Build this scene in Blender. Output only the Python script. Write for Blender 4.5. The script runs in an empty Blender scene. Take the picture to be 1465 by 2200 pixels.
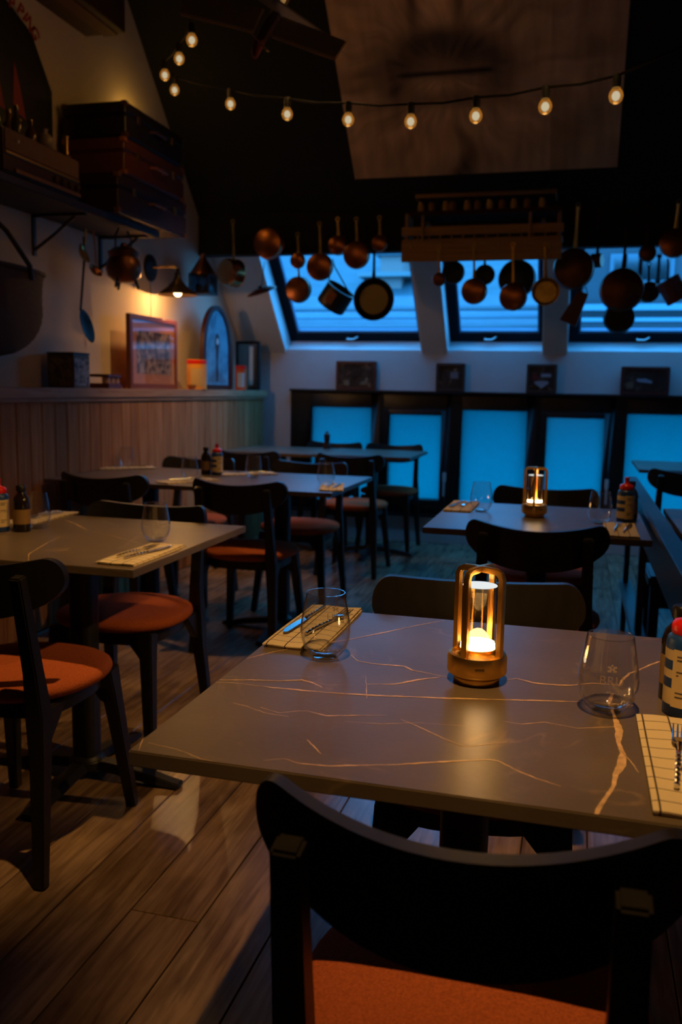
import bpy, bmesh, math, random
from mathutils import Vector, Matrix, Euler
random.seed(7)
S = bpy.context.scene
C = S.collection
PI = math.pi
H = 1.2                                                   # eye height
# ------------------------------------------------------------------ camera
FPX, PITCH, ROLL, YAW = 1870.0, .1393, .0183, -.263
fw = Vector((math.sin(YAW)*math.cos(PITCH), math.cos(YAW)*math.cos(PITCH), -math.sin(PITCH)))
rt = Vector((math.cos(YAW), -math.sin(YAW), 0)); up = rt.cross(fw)
cr, sr = math.cos(ROLL), math.sin(ROLL)
RT, UP = cr*rt + sr*up, -sr*rt + cr*up
cam = bpy.data.cameras.new('camera'); co = bpy.data.objects.new('camera', cam); C.objects.link(co)
co.matrix_world = Matrix(((RT.x, UP.x, -fw.x, 0), (RT.y, UP.y, -fw.y, 0), (RT.z, UP.z, -fw.z, H), (0, 0, 0, 1)))
cam.sensor_fit = 'HORIZONTAL'; cam.sensor_width = 24; cam.lens = FPX*24/1465
cam.clip_start = .05; cam.clip_end = 200
cam.dof.use_dof = True; cam.dof.focus_distance = 1.5; cam.dof.aperture_fstop = 4.5
S.camera = co
# ------------------------------------------------------------------ world: blue dusk sky
w = bpy.data.worlds.new('world'); S.world = w; w.use_nodes = True
wn = w.node_tree.nodes; wl = w.node_tree.links
bg = wn['Background']
tc = wn.new('ShaderNodeTexCoord'); sx = wn.new('ShaderNodeSeparateXYZ'); rp = wn.new('ShaderNodeValToRGB')
wl.new(tc.outputs['Generated'], sx.inputs[0]); wl.new(sx.outputs['Z'], rp.inputs[0]); wl.new(rp.outputs[0], bg.inputs[0])
rp.color_ramp.elements[0].position = 0.0; rp.color_ramp.elements[0].color = (.04, .34, .80, 1)
rp.color_ramp.elements[1].position = 1.0; rp.color_ramp.elements[1].color = (.035, .29, .70, 1)
bg.inputs[1].default_value = 9.5
# ------------------------------------------------------------------ exposure and ceiling spotlights' power
S.view_settings.view_transform = 'Standard'; S.view_settings.look = 'None'
S.view_settings.gamma = 1; S.view_settings.use_curve_mapping = False
S.view_settings.exposure = 0.0
WARM = (1.0, .50, .13)
SPOTS = [((-.55, 1.35, 3.4), (-1.32, 2.08, .6), 190, 29, 'above the left tables'), ((-.10, .30, 3.3), (-.08, 1.36, .75), 225, 34, 'above the camera'), ((-.2, 2.7, 3.4), (-.12, 3.2, .75), 60, 32, 'above the right-hand table'),
         ((-.7, 4.5, 3.3), (-2.47, 5.15, .60), 125, 50, 'added as fill, aimed at the pine wall'), ((-1.0, 3.55, 3.4), (-1.45, 3.45, .5), 130, 50, 'above the middle table row'), ((1.7, 2.1, 2.7), (-1.42, 2.35, .45), 150, 20, 'added as fill low on the right, aimed across the room')]  # the pine wall and low right spots are added fill lights
# ------------------------------------------------------------------ pixel rays (a pixel and one known coordinate give the point)
def ray(x, y):
    return ((x-732.5)/FPX)*RT - ((y-1100)/FPX)*UP + fw
def gz(x, y, z): r = ray(x, y); r = r*((z-H)/r.z); return Vector((r.x, r.y, z))
def gy(x, y, Y): r = ray(x, y); r = r*(Y/r.y); return Vector((r.x, Y, r.z+H))
def gx(x, y, X): r = ray(x, y); r = r*(X/r.x); return Vector((X, r.y, r.z+H))
def depth(p): return (Vector(p)-Vector((0, 0, H))).dot(fw)
# ------------------------------------------------------------------ materials
MATS = {}
def mat(name, col, rough=.6, metal=0, emit=None, es=0, noise=0, nscale=20, bump=0, stretch=None, spec=None, col2=None):
    if name in MATS: return MATS[name]
    m = bpy.data.materials.new(name); m.use_nodes = True; MATS[name] = m
    nt = m.node_tree; b = nt.nodes['Principled BSDF']
    b.inputs['Base Color'].default_value = (*col, 1); b.inputs['Roughness'].default_value = rough
    b.inputs['Metallic'].default_value = metal
    if spec is not None: b.inputs['Specular IOR Level'].default_value = spec
    if emit: b.inputs['Emission Color'].default_value = (*emit, 1); b.inputs['Emission Strength'].default_value = es
    if noise or bump or col2:
        t = nt.nodes.new('ShaderNodeTexCoord'); mp = nt.nodes.new('ShaderNodeMapping'); n = nt.nodes.new('ShaderNodeTexNoise')
        nt.links.new(t.outputs['Object'], mp.inputs[0]); nt.links.new(mp.outputs[0], n.inputs['Vector'])
        n.inputs['Scale'].default_value = nscale; n.inputs['Detail'].default_value = 6
        if stretch: mp.inputs['Scale'].default_value = stretch
        r = nt.nodes.new('ShaderNodeValToRGB'); nt.links.new(n.outputs[0], r.inputs[0])
        r.color_ramp.elements[0].position = .3; r.color_ramp.elements[1].position = .7
        c2 = col2 or [c*(1-noise) for c in col]
        c1 = col if col2 else [min(1, c*(1+noise)) for c in col]
        r.color_ramp.elements[0].color = (*c2, 1); r.color_ramp.elements[1].color = (*c1, 1)
        nt.links.new(r.outputs[0], b.inputs['Base Color'])
        if bump:
            bp = nt.nodes.new('ShaderNodeBump'); bp.inputs['Strength'].default_value = bump; bp.inputs['Distance'].default_value = .01
            nt.links.new(n.outputs[0], bp.inputs['Height']); nt.links.new(bp.outputs[0], b.inputs['Normal'])
    return m
def wood_mat(name, c1, c2, rough, axis_scale, knots=0, dirt=0, perobj=.25, spec=.5):
    m = bpy.data.materials.new(name); m.use_nodes = True; MATS[name] = m
    nt = m.node_tree; N = nt.nodes; L = nt.links; b = N['Principled BSDF']
    t = N.new('ShaderNodeTexCoord'); oi = N.new('ShaderNodeObjectInfo'); ad = N.new('ShaderNodeVectorMath'); ad.operation = 'ADD'
    sc = N.new('ShaderNodeMath'); sc.operation = 'MULTIPLY'; sc.inputs[1].default_value = 37
    L.new(oi.outputs['Random'], sc.inputs[0]); L.new(t.outputs['Object'], ad.inputs[0]); L.new(sc.outputs[0], ad.inputs[1])
    mp = N.new('ShaderNodeMapping'); mp.inputs['Scale'].default_value = axis_scale; L.new(ad.outputs[0], mp.inputs[0])
    n = N.new('ShaderNodeTexNoise'); n.inputs['Scale'].default_value = 6; n.inputs['Detail'].default_value = 8; n.inputs['Distortion'].default_value = .6
    L.new(mp.outputs[0], n.inputs['Vector'])
    r = N.new('ShaderNodeValToRGB'); r.color_ramp.elements[0].position = .32; r.color_ramp.elements[1].position = .68
    r.color_ramp.elements[0].color = (*c1, 1); r.color_ramp.elements[1].color = (*c2, 1); L.new(n.outputs[0], r.inputs[0])
    cur = r.outputs[0]
    def mul(fac_out, col, invert=False):
        nonlocal cur
        mx = N.new('ShaderNodeMix'); mx.data_type = 'RGBA'; mx.blend_type = 'MULTIPLY'
        L.new(fac_out, mx.inputs[0]); L.new(cur, mx.inputs[6]); mx.inputs[7].default_value = (*col, 1); cur = mx.outputs[2]
    # per-board tone
    rr = N.new('ShaderNodeMath'); rr.operation = 'MULTIPLY'; rr.inputs[1].default_value = 1.0; L.new(oi.outputs['Random'], rr.inputs[0])
    mul(rr.outputs[0], (1-perobj*1.6, 1-perobj*1.8, 1-perobj*2))
    if dirt:
        n2 = N.new('ShaderNodeTexNoise'); n2.inputs['Scale'].default_value = 2.6; n2.inputs['Detail'].default_value = 7; L.new(ad.outputs[0], n2.inputs['Vector'])
        r2 = N.new('ShaderNodeValToRGB'); r2.color_ramp.elements[0].position = .45; r2.color_ramp.elements[1].position = .75; L.new(n2.outputs[0], r2.inputs[0])
        mul(r2.outputs[0], (dirt, dirt*.95, dirt*.9))
    if knots:
        v = N.new('ShaderNodeTexVoronoi'); v.inputs['Scale'].default_value = knots
        mp2 = N.new('ShaderNodeMapping'); mp2.inputs['Scale'].default_value = [max(.3, a*.35) if a < 1 else 1.4 for a in axis_scale]; L.new(ad.outputs[0], mp2.inputs[0]); L.new(mp2.outputs[0], v.inputs['Vector'])
        r3 = N.new('ShaderNodeValToRGB'); r3.color_ramp.elements[0].position = .06; r3.color_ramp.elements[0].color = (1, 1, 1, 1); r3.color_ramp.elements[1].position = .16; r3.color_ramp.elements[1].color = (0, 0, 0, 1)
        L.new(v.outputs['Distance'], r3.inputs[0]); mul(r3.outputs[0], (.3, .25, .2))
    L.new(cur, b.inputs['Base Color']); b.inputs['Roughness'].default_value = rough; b.inputs['Specular IOR Level'].default_value = spec
    bp = N.new('ShaderNodeBump'); bp.inputs['Strength'].default_value = .15; bp.inputs['Distance'].default_value = .003
    L.new(n.outputs[0], bp.inputs['Height']); L.new(bp.outputs[0], b.inputs['Normal'])
    return m
def emis(name, col, s):
    m = bpy.data.materials.new(name); m.use_nodes = True; MATS[name] = m
    nt = m.node_tree; nt.nodes.clear(); o = nt.nodes.new('ShaderNodeOutputMaterial'); e = nt.nodes.new('ShaderNodeEmission')
    e.inputs[0].default_value = (*col, 1); e.inputs[1].default_value = s; nt.links.new(e.outputs[0], o.inputs[0]); return m
def clear(name, tint=(1, 1, 1), refl=1.0, rough=.02, emitc=None, es=0, film=0):
    """thin clear glass: see-through with a fresnel reflection, lets light pass"""
    m = bpy.data.materials.new(name); m.use_nodes = True; MATS[name] = m
    nt = m.node_tree; N = nt.nodes; L = nt.links; N.clear(); o = N.new('ShaderNodeOutputMaterial')
    t = N.new('ShaderNodeBsdfTransparent'); t.inputs[0].default_value = (*tint, 1)
    g = N.new('ShaderNodeBsdfGlossy'); g.inputs['Roughness'].default_value = rough
    f = N.new('ShaderNodeLayerWeight'); f.inputs[0].default_value = .5
    pw = N.new('ShaderNodeMath'); pw.operation = 'POWER'; pw.inputs[1].default_value = 5.0; L.new(f.outputs['Facing'], pw.inputs[0])
    ml = N.new('ShaderNodeMath'); ml.operation = 'MULTIPLY_ADD'; ml.use_clamp = True; ml.inputs[1].default_value = refl*.8; ml.inputs[2].default_value = .035*refl+film; L.new(pw.outputs[0], ml.inputs[0])
    mx = N.new('ShaderNodeMixShader'); L.new(ml.outputs[0], mx.inputs[0]); L.new(t.outputs[0], mx.inputs[1]); L.new(g.outputs[0], mx.inputs[2])
    out = mx.outputs[0]
    if emitc:
        e = N.new('ShaderNodeEmission'); e.inputs[0].default_value = (*emitc, 1); e.inputs[1].default_value = es
        a = N.new('ShaderNodeAddShader'); L.new(out, a.inputs[0]); L.new(e.outputs[0], a.inputs[1]); out = a.outputs[0]
    L.new(out, o.inputs[0]); return m

BLACKW = mat('black stained wood', (.016, .013, .010), .42, noise=.3, nscale=30, stretch=(1, 1, .2))
FABRIC = mat('rust orange wool', (.42, .10, .035), .95, noise=.22, nscale=260, bump=.35, spec=.1)
IRON = mat('black cast iron', (.012, .012, .013), .42, noise=.2, nscale=60, bump=.1)
STEEL = mat('brushed steel', (.62, .6, .57), .18, 1)
BRASS = mat('brushed brass', (.92, .55, .14), .30, 1)
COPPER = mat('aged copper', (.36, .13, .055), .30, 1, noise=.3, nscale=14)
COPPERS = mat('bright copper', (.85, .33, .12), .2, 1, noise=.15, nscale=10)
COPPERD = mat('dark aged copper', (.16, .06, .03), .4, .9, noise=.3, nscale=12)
BRASSD = mat('dull brass', (.45, .30, .09), .35, 1, noise=.3, nscale=20)
DARKM = mat('dark blackened metal', (.02, .018, .017), .4, .6)
PLASTER = mat('cream plaster', (.62, .50, .38), .85, noise=.07, nscale=3, bump=.06)
WHITEP = mat('white painted plaster', (.62, .60, .60), .8, noise=.05, nscale=4, bump=.04)
LINING = mat('white window lining', (.82, .84, .86), .28)
BLACKP = mat('matt black paint', (.004, .004, .004), .85, noise=.1, nscale=5)
FRAMEB = mat('black window frame', (.010, .010, .012), .4)
NAVYS = mat('dark grey sash', (.004, .005, .008), .6, spec=.12)
CLOTH = None
GLASS = clear('clear glass', (.99, .99, .99), 2.0, .01)
GLASSR = clear('thick clear glass rim', (.95, .95, .95), 2.0, .03, film=.02)
FLOORW = wood_mat('worn oak floor', (.20, .118, .066), (.44, .29, .185), .26, (9, .7, 9), knots=1.5, dirt=.35, perobj=.14)
PINE = wood_mat('warm pine boards', (.30, .13, .05), (.50, .25, .11), .7, (9, 9, .6), knots=2.2, perobj=.16, spec=.12)
LEDGEW = wood_mat('ledge wood', (.34, .18, .09), (.48, .29, .17), .45, (9, .6, 9), perobj=.05, spec=.15)
RACKW = wood_mat('honey wood', (.30, .14, .04), (.42, .22, .07), .5, (.6, 9, 9), perobj=.1)
BOARDW = wood_mat('blue black stained wood', (.02, .018, .018), (.035, .03, .03), .32, (9, .6, 9), perobj=.1)
def stone():
    m = mat('dark brown marble', (.165, .122, .088), .36, noise=0, nscale=5, col2=(.112, .082, .058), spec=.42); nt = m.node_tree; N = nt.nodes; L = nt.links; b = N['Principled BSDF']
    t = N['Texture Coordinate']; base = [l for l in L if l.to_socket == b.inputs['Base Color']][0].from_socket
    n = N.new('ShaderNodeTexNoise'); n.inputs['Scale'].default_value = 3.4; n.inputs['Detail'].default_value = 9; n.inputs['Distortion'].default_value = 1.2; L.new(t.outputs['Object'], n.inputs['Vector'])
    r = N.new('ShaderNodeValToRGB'); e = r.color_ramp.elements; e[0].position = .485; e[0].color = (0, 0, 0, 1); e[1].position = .5; e[1].color = (.5, .5, .5, 1)
    e2 = r.color_ramp.elements.new(.515); e2.color = (0, 0, 0, 1); L.new(n.outputs[0], r.inputs[0])
    n3 = N.new('ShaderNodeTexNoise'); n3.inputs['Scale'].default_value = 9; n3.inputs['Detail'].default_value = 4; L.new(t.outputs['Object'], n3.inputs['Vector'])
    r3 = N.new('ShaderNodeValToRGB'); r3.color_ramp.elements[0].position = .52; r3.color_ramp.elements[1].position = .72; L.new(n3.outputs[0], r3.inputs[0])
    mu = N.new('ShaderNodeMath'); mu.operation = 'MULTIPLY'; L.new(r.outputs[0], mu.inputs[0]); L.new(r3.outputs[0], mu.inputs[1])
    mx = N.new('ShaderNodeMix'); mx.data_type = 'RGBA'; L.new(mu.outputs[0], mx.inputs[0]); L.new(base, mx.inputs[6]); mx.inputs[7].default_value = (.42, .27, .15, 1)
    L.new(mx.outputs[2], b.inputs['Base Color'])
    n4 = N.new('ShaderNodeTexNoise'); n4.inputs['Scale'].default_value = 90; n4.inputs['Detail'].default_value = 5; L.new(t.outputs['Object'], n4.inputs['Vector'])
    bp = N.new('ShaderNodeBump'); bp.inputs['Strength'].default_value = .12; bp.inputs['Distance'].default_value = .002; L.new(n4.outputs[0], bp.inputs['Height']); L.new(bp.outputs[0], b.inputs['Normal'])
    return m
STONE = stone()
VEIN = mat('tan mineral vein', (.66, .42, .22), .4, noise=.35, nscale=60)
def napkin_mat():
    m = bpy.data.materials.new('cream checked cloth'); m.use_nodes = True; nt = m.node_tree; N = nt.nodes; L = nt.links; b = N['Principled BSDF']
    t = N.new('ShaderNodeTexCoord'); s = N.new('ShaderNodeSeparateXYZ'); L.new(t.outputs['Object'], s.inputs[0])
    def line(sock, per, off, wd):
        a = N.new('ShaderNodeMath'); a.operation = 'ADD'; a.inputs[1].default_value = off+10*per; L.new(sock, a.inputs[0])
        d = N.new('ShaderNodeMath'); d.operation = 'DIVIDE'; d.inputs[1].default_value = per; L.new(a.outputs[0], d.inputs[0])
        f = N.new('ShaderNodeMath'); f.operation = 'FRACT'; L.new(d.outputs[0], f.inputs[0])
        l = N.new('ShaderNodeMath'); l.operation = 'LESS_THAN'; l.inputs[1].default_value = wd/per; L.new(f.outputs[0], l.inputs[0]); return l.outputs[0]
    a, c = line(s.outputs[0], .034, .012, .0022), line(s.outputs[1], .031, .004, .0018)
    mx = N.new('ShaderNodeMath'); mx.operation = 'MAXIMUM'; L.new(a, mx.inputs[0]); L.new(c, mx.inputs[1])
    col = N.new('ShaderNodeMix'); col.data_type = 'RGBA'; L.new(mx.outputs[0], col.inputs[0])
    col.inputs[6].default_value = (.70, .56, .36, 1); col.inputs[7].default_value = (.06, .04, .025, 1); L.new(col.outputs[2], b.inputs['Base Color'])
    b.inputs['Roughness'].default_value = .9
    n = N.new('ShaderNodeTexNoise'); n.inputs['Scale'].default_value = 30; L.new(t.outputs['Object'], n.inputs['Vector'])
    bp = N.new('ShaderNodeBump'); bp.inputs['Strength'].default_value = .3; bp.inputs['Distance'].default_value = .004; L.new(n.outputs[0], bp.inputs['Height']); L.new(bp.outputs[0], b.inputs['Normal'])
    return m
CLOTH = napkin_mat()
# ------------------------------------------------------------------ mesh builder
class MB:
    def __init__(s): s.v = []; s.f = []; s.m = []
    def add(s, vs, fs, mi=0):
        o = len(s.v); s.v += [tuple(v) for v in vs]; s.f += [tuple(i+o for i in f) for f in fs]; s.m += [mi]*len(fs); return s
    def box(s, x0, x1, y0, y1, z0, z1, M=None, mi=0):
        vs = [Vector((x, y, z)) for z in (z0, z1) for y in (y0, y1) for x in (x0, x1)]
        if M: vs = [M @ v for v in vs]
        return s.add(vs, [(0, 2, 3, 1), (4, 5, 7, 6), (0, 1, 5, 4), (2, 6, 7, 3), (0, 4, 6, 2), (1, 3, 7, 5)], mi)
    def hexa(s, vs, mi=0):      # bottom 4 (ccw), top 4
        return s.add(vs, [(3, 2, 1, 0), (4, 5, 6, 7), (0, 1, 5, 4), (1, 2, 6, 5), (2, 3, 7, 6), (3, 0, 4, 7)], mi)
    def lathe(s, prof, n=24, M=None, mi=0, close=False):
        vs = []; fs = []; k = len(prof)
        for i in range(n):
            a = 2*PI*i/n
            for r, z in prof: vs.append(Vector((max(r, 1e-5)*math.cos(a), max(r, 1e-5)*math.sin(a), z)))
        for i in range(n):
            j = (i+1) % n
            for t in range(k-1): fs.append((i*k+t, j*k+t, j*k+t+1, i*k+t+1))
            if close: fs.append((i*k+k-1, j*k+k-1, j*k, i*k))
        if M: vs = [M @ v for v in vs]
        return s.add(vs, fs, mi)
    def tube(s, pts, rad, n=10, cap=True, flat=1.0, mi=0, upv=None):
        pts = [Vector(p) for p in pts]; k = len(pts)
        if not hasattr(rad, '__len__'): rad = [rad]*k
        vs = []; fs = []; ref = Vector(upv) if upv else None
        for i, p in enumerate(pts):
            d = (pts[min(i+1, k-1)]-pts[max(i-1, 0)]).normalized()
            if ref is None:
                ref = Vector((0, 0, 1)) if abs(d.z) < .9 else Vector((1, 0, 0))
            a = d.cross(ref); a.normalize(); b = a.cross(d).normalized()
            if not upv: ref = b
            for j in range(n):
                t = 2*PI*(j+.5)/n
                if n == 4: ca, sa = math.copysign(1, math.cos(t)), math.copysign(1, math.sin(t))
                else: ca, sa = math.cos(t), math.sin(t)
                vs.append(p + a*ca*rad[i] + b*sa*rad[i]*flat)
        for i in range(k-1):
            for j in range(n):
                q = (j+1) % n; fs.append((i*n+j, i*n+q, (i+1)*n+q, (i+1)*n+j))
        if cap: fs.append(tuple(range(n))[::-1]); fs.append(tuple(range((k-1)*n, k*n)))
        return s.add(vs, fs, mi)
    def prism(s, poly, z0, z1, M=None, mi=0):
        n = len(poly); vs = [Vector((x, y, z0)) for x, y in poly]+[Vector((x, y, z1)) for x, y in poly]
        if M: vs = [M @ v for v in vs]
        return s.add(vs, [tuple(range(n))[::-1], tuple(range(n, 2*n))]+[(i, (i+1) % n, n+(i+1) % n, n+i) for i in range(n)], mi)
    def sphere(s, c, r, n=16, sc=(1, 1, 1), mi=0):
        vs = []; fs = []; m = n//2
        for i in range(m+1):
            t = PI*i/m
            for j in range(n):
                a = 2*PI*j/n; vs.append((c[0]+r*sc[0]*math.sin(t)*math.cos(a), c[1]+r*sc[1]*math.sin(t)*math.sin(a), c[2]+r*sc[2]*math.cos(t)))
        for i in range(m):
            for j in range(n): q = (j+1) % n; fs.append((i*n+j, (i+1)*n+j, (i+1)*n+q, i*n+q))
        return s.add(vs, fs, mi)
    def mesh(s, name, m, bevel=0, smooth=35, seg=2):
        me = bpy.data.meshes.new(name); bm = bmesh.new()
        bv = [bm.verts.new(v) for v in s.v]
        for f, mi in zip(s.f, s.m):
            try: F = bm.faces.new([bv[i] for i in f]); F.material_index = mi
            except ValueError: pass
        bmesh.ops.remove_doubles(bm, verts=bm.verts, dist=2e-5)
        bmesh.ops.recalc_face_normals(bm, faces=bm.faces)
        if bevel:
            es = [e for e in bm.edges if len(e.link_faces) == 2 and e.calc_face_angle(0) > .5]
            if es: bmesh.ops.bevel(bm, geom=es, offset=bevel, segments=seg, affect='EDGES', clamp_overlap=True)
        bm.to_mesh(me); bm.free()
        for mm in (m if isinstance(m, (list, tuple)) else [m]): me.materials.append(mm)
        if smooth:
            for p in me.polygons: p.use_smooth = True
            me.set_sharp_from_angle(angle=math.radians(smooth))
        return me
    def build(s, name, m, parent=None, **k):
        o = bpy.data.objects.new(name, s.mesh(name, m, **k)); C.objects.link(o)
        if parent: o.parent = parent
        return o
def B(*a, **k): return MB().box(*a, **k)
def tag(o, label=None, cat=None, group=None, kind=None):
    if label: o['label'] = label
    if cat: o['category'] = cat
    if group: o['group'] = group
    if kind: o['kind'] = kind
    return o
def empty(name, loc, rz=0, label=None, cat=None, group=None, kind=None):
    o = bpy.data.objects.new(name, None); C.objects.link(o); o.location = loc; o.rotation_euler = (0, 0, rz); o.empty_display_size = .05
    return tag(o, label, cat, group, kind)
def copy_tree(o, loc=None, rz=None, label=None, parent=None):
    c = o.copy(); C.objects.link(c); c.parent = parent
    if loc is not None: c.location = loc
    if rz is not None: c.rotation_euler = (0, 0, rz)
    if label: c['label'] = label
    for ch in list(o.children): copy_tree(ch, parent=c)
    return c
def text_mesh(txt, size, extrude=.0004, spacing=1.0, bold=0):
    cu = bpy.data.curves.new('lettering', 'FONT'); cu.body = txt; cu.size = size; cu.extrude = extrude; cu.align_x = 'CENTER'; cu.align_y = 'CENTER'; cu.space_character = spacing; cu.offset = bold
    o = bpy.data.objects.new('lettering', cu); C.objects.link(o); bpy.context.view_layer.update()
    me = bpy.data.meshes.new_from_object(o.evaluated_get(bpy.context.evaluated_depsgraph_get()))
    bpy.data.objects.remove(o); return me
def light(name, kind, loc, energy, col, radius=.02, parent=None, aim=None, spot=60, blend=.35):
    l = bpy.data.lights.new(name, kind); l.energy = energy; l.color = col; l.shadow_soft_size = radius
    if kind == 'SPOT': l.spot_size = math.radians(spot); l.spot_blend = blend
    o = bpy.data.objects.new(name, l); C.objects.link(o); o.location = loc
    if aim is not None: o.rotation_euler = (Vector(aim)-Vector(loc)).to_track_quat('-Z', 'Y').to_euler()
    if parent: o.parent = parent
    return o
# ================================================================== ROOM SHELL
XL, XR, YB, YF, ZC = -2.71, 2.6, 6.85, -2.4, 4.2
SL = 1.06; TH = math.atan(SL); Z0 = 1.49
def rz(Y): return Z0 + SL*(YB-Y)
# floor: boards one by one
fl = empty('floor', (0, 0, 0), kind='structure')
B(XL-.1, XR+.1, YF-.1, YB+.1, -.12, -.022).build('subfloor', mat('dark subfloor', (.015, .01, .008), .9), fl)
PW = .1705; nb = int((XR-XL)/PW)+2; random.seed(3)
x0 = -.598 - 13*PW
pm = {}
for i in range(nb+1):
    xa = x0+i*PW; xb = xa+PW
    if xb <= XL+.005 or xa >= XR-.01: continue
    xa, xb = max(xa, XL), min(xb, XR)
    y = YF - random.uniform(0, 1.5)
    while y < YB:
        L = random.uniform(3.0, 4.6); ya, yb = max(y, YF), min(y+L, YB); y += L
        if yb-ya < .3:
            if yb-ya <= 0: continue
        wd, ln = xb-xa-.0035, yb-ya-.003
        o = B(-wd/2, wd/2, -ln/2, ln/2, -.022, 0).build('floor_plank', FLOORW, fl, bevel=.0012, seg=1)
        o.location = ((xa+xb)/2, (ya+yb)/2, random.uniform(-.0006, .0))
# left wall: gable, pine boards below a ledge
gable = [(YF, 0), (YB, 0), (YB, Z0), (YB-(ZC-Z0)/SL, ZC), (YF, ZC)]
wl_ = empty('wall_left', (0, 0, 0), kind='structure')
MB().prism(gable, 0, .12, Matrix(((0, 0, -1, XL), (1, 0, 0, 0), (0, 1, 0, 0), (0, 0, 0, 1)))).build('plaster_face', PLASTER, wl_, smooth=0)
XP = -2.485
y = 6.74; bw = .106
for i in range(50):
    wdt = bw + random.uniform(-.012, .014); ya = y-wdt
    if ya < 1.4: break
    o = B(XP-.02, XP, -wdt/2+.0015, wdt/2-.0015, .004, 1.118).build('wall_board', PINE, wl_, bevel=.004, seg=1); o.location = (random.uniform(-.0015, .001), y-wdt/2, 0)
    y = ya
B(XP-.02, XP, YF, y-.002, .004, 1.118).build('wall_panel', PINE, wl_)
B(XL, XP-.02, YF, 6.74, .004, 1.10).build('panel_core', BLACKP, wl_)
MB().box(XL, XP+.022, YF, 6.77, 1.135, 1.185).box(XP-.02, XP+.012, YF, 6.75, 1.115, 1.135).build('ledge', LEDGEW, wl_, bevel=.004)
# other walls
MB().prism([(a, b) for a, b in gable], 0, .12, Matrix(((0, 0, 1, XR), (1, 0, 0, 0), (0, 1, 0, 0), (0, 0, 0, 1)))).build('wall_right', WHITEP, smooth=0)['kind'] = 'structure'
B(XL-.12, XR+.12, YF-.12, YF, 0, ZC).build('wall_front', PLASTER)['kind'] = 'structure'
# back knee wall with window opening
WX0, WX1, WZ0, WZ1 = -2.289, 1.62, .225, 1.185
bwall = empty('wall_back', (0, 0, 0), kind='structure')
MB().box(XL-.12, WX0, YB, YB+.2, 0, Z0+.03).box(WX1, XR+.12, YB, YB+.2, 0, Z0+.03).box(WX0, WX1, YB, YB+.2, 0, WZ0).box(WX0, WX1, YB, YB+.2, WZ1, Z0+.03).build('plaster_face', WHITEP, bwall, smooth=0)
B(XP, XR, YB-.016, YB-.001, 0, .085).build('baseboard_back', mat('white gloss paint', (.7, .7, .7), .35), bevel=.003)['kind'] = 'structure'
# sloping roof : lower white part with openings, upper black part
SKY = [(-2.345, -1.202), (-1.02, -.28), (-.119, 1.02)]
Y1 = 6.02
def slab(x0_, x1_, ya, yb, t=.20):
    a = [(x0_, ya, rz(ya)), (x1_, ya, rz(ya)), (x1_, yb, rz(yb)), (x0_, yb, rz(yb))]
    nx = Vector((0, math.sin(TH), math.cos(TH)))*t
    return [Vector(p) for p in a]+[Vector(p)+nx for p in a]
ceil = empty('ceiling', (0, 0, 0), kind='structure')
mb = MB(); edges = [XL-.1]+[e for s_ in SKY for e in s_]+[XR+.1]
for i in range(0, len(edges), 2): mb.hexa(slab(edges[i], edges[i+1], YB+.004, Y1))
mb.build('roof_slope', WHITEP, ceil, smooth=0)
yt = YB-(ZC-Z0)/SL
mb = MB().hexa(slab(XL-.1, XR+.1, Y1, yt)); mb.box(XL-.1, XR+.1, YF-.1, yt, ZC, ZC+.15)
mb.build('black_ceiling', BLACKP, ceil, smooth=0)
B(XL, XR, 5.975, 6.10, 2.143, 2.42).build('trim_1', BLACKP, bevel=.004)['kind'] = 'structure'       # boxed beam over the pans
B(XL, -2.47, YF, 4.52, 3.085, 3.42).build('trim_2', mat('brown boxing', (.05, .02, .012), .7), bevel=.004)['kind'] = 'structure'
B(-2.60, -2.515, YF, 4.521, 3.078, 3.085).build('trim_3', mat('red brown panel', (.10, .035, .02), .7))['kind'] = 'structure'
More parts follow.
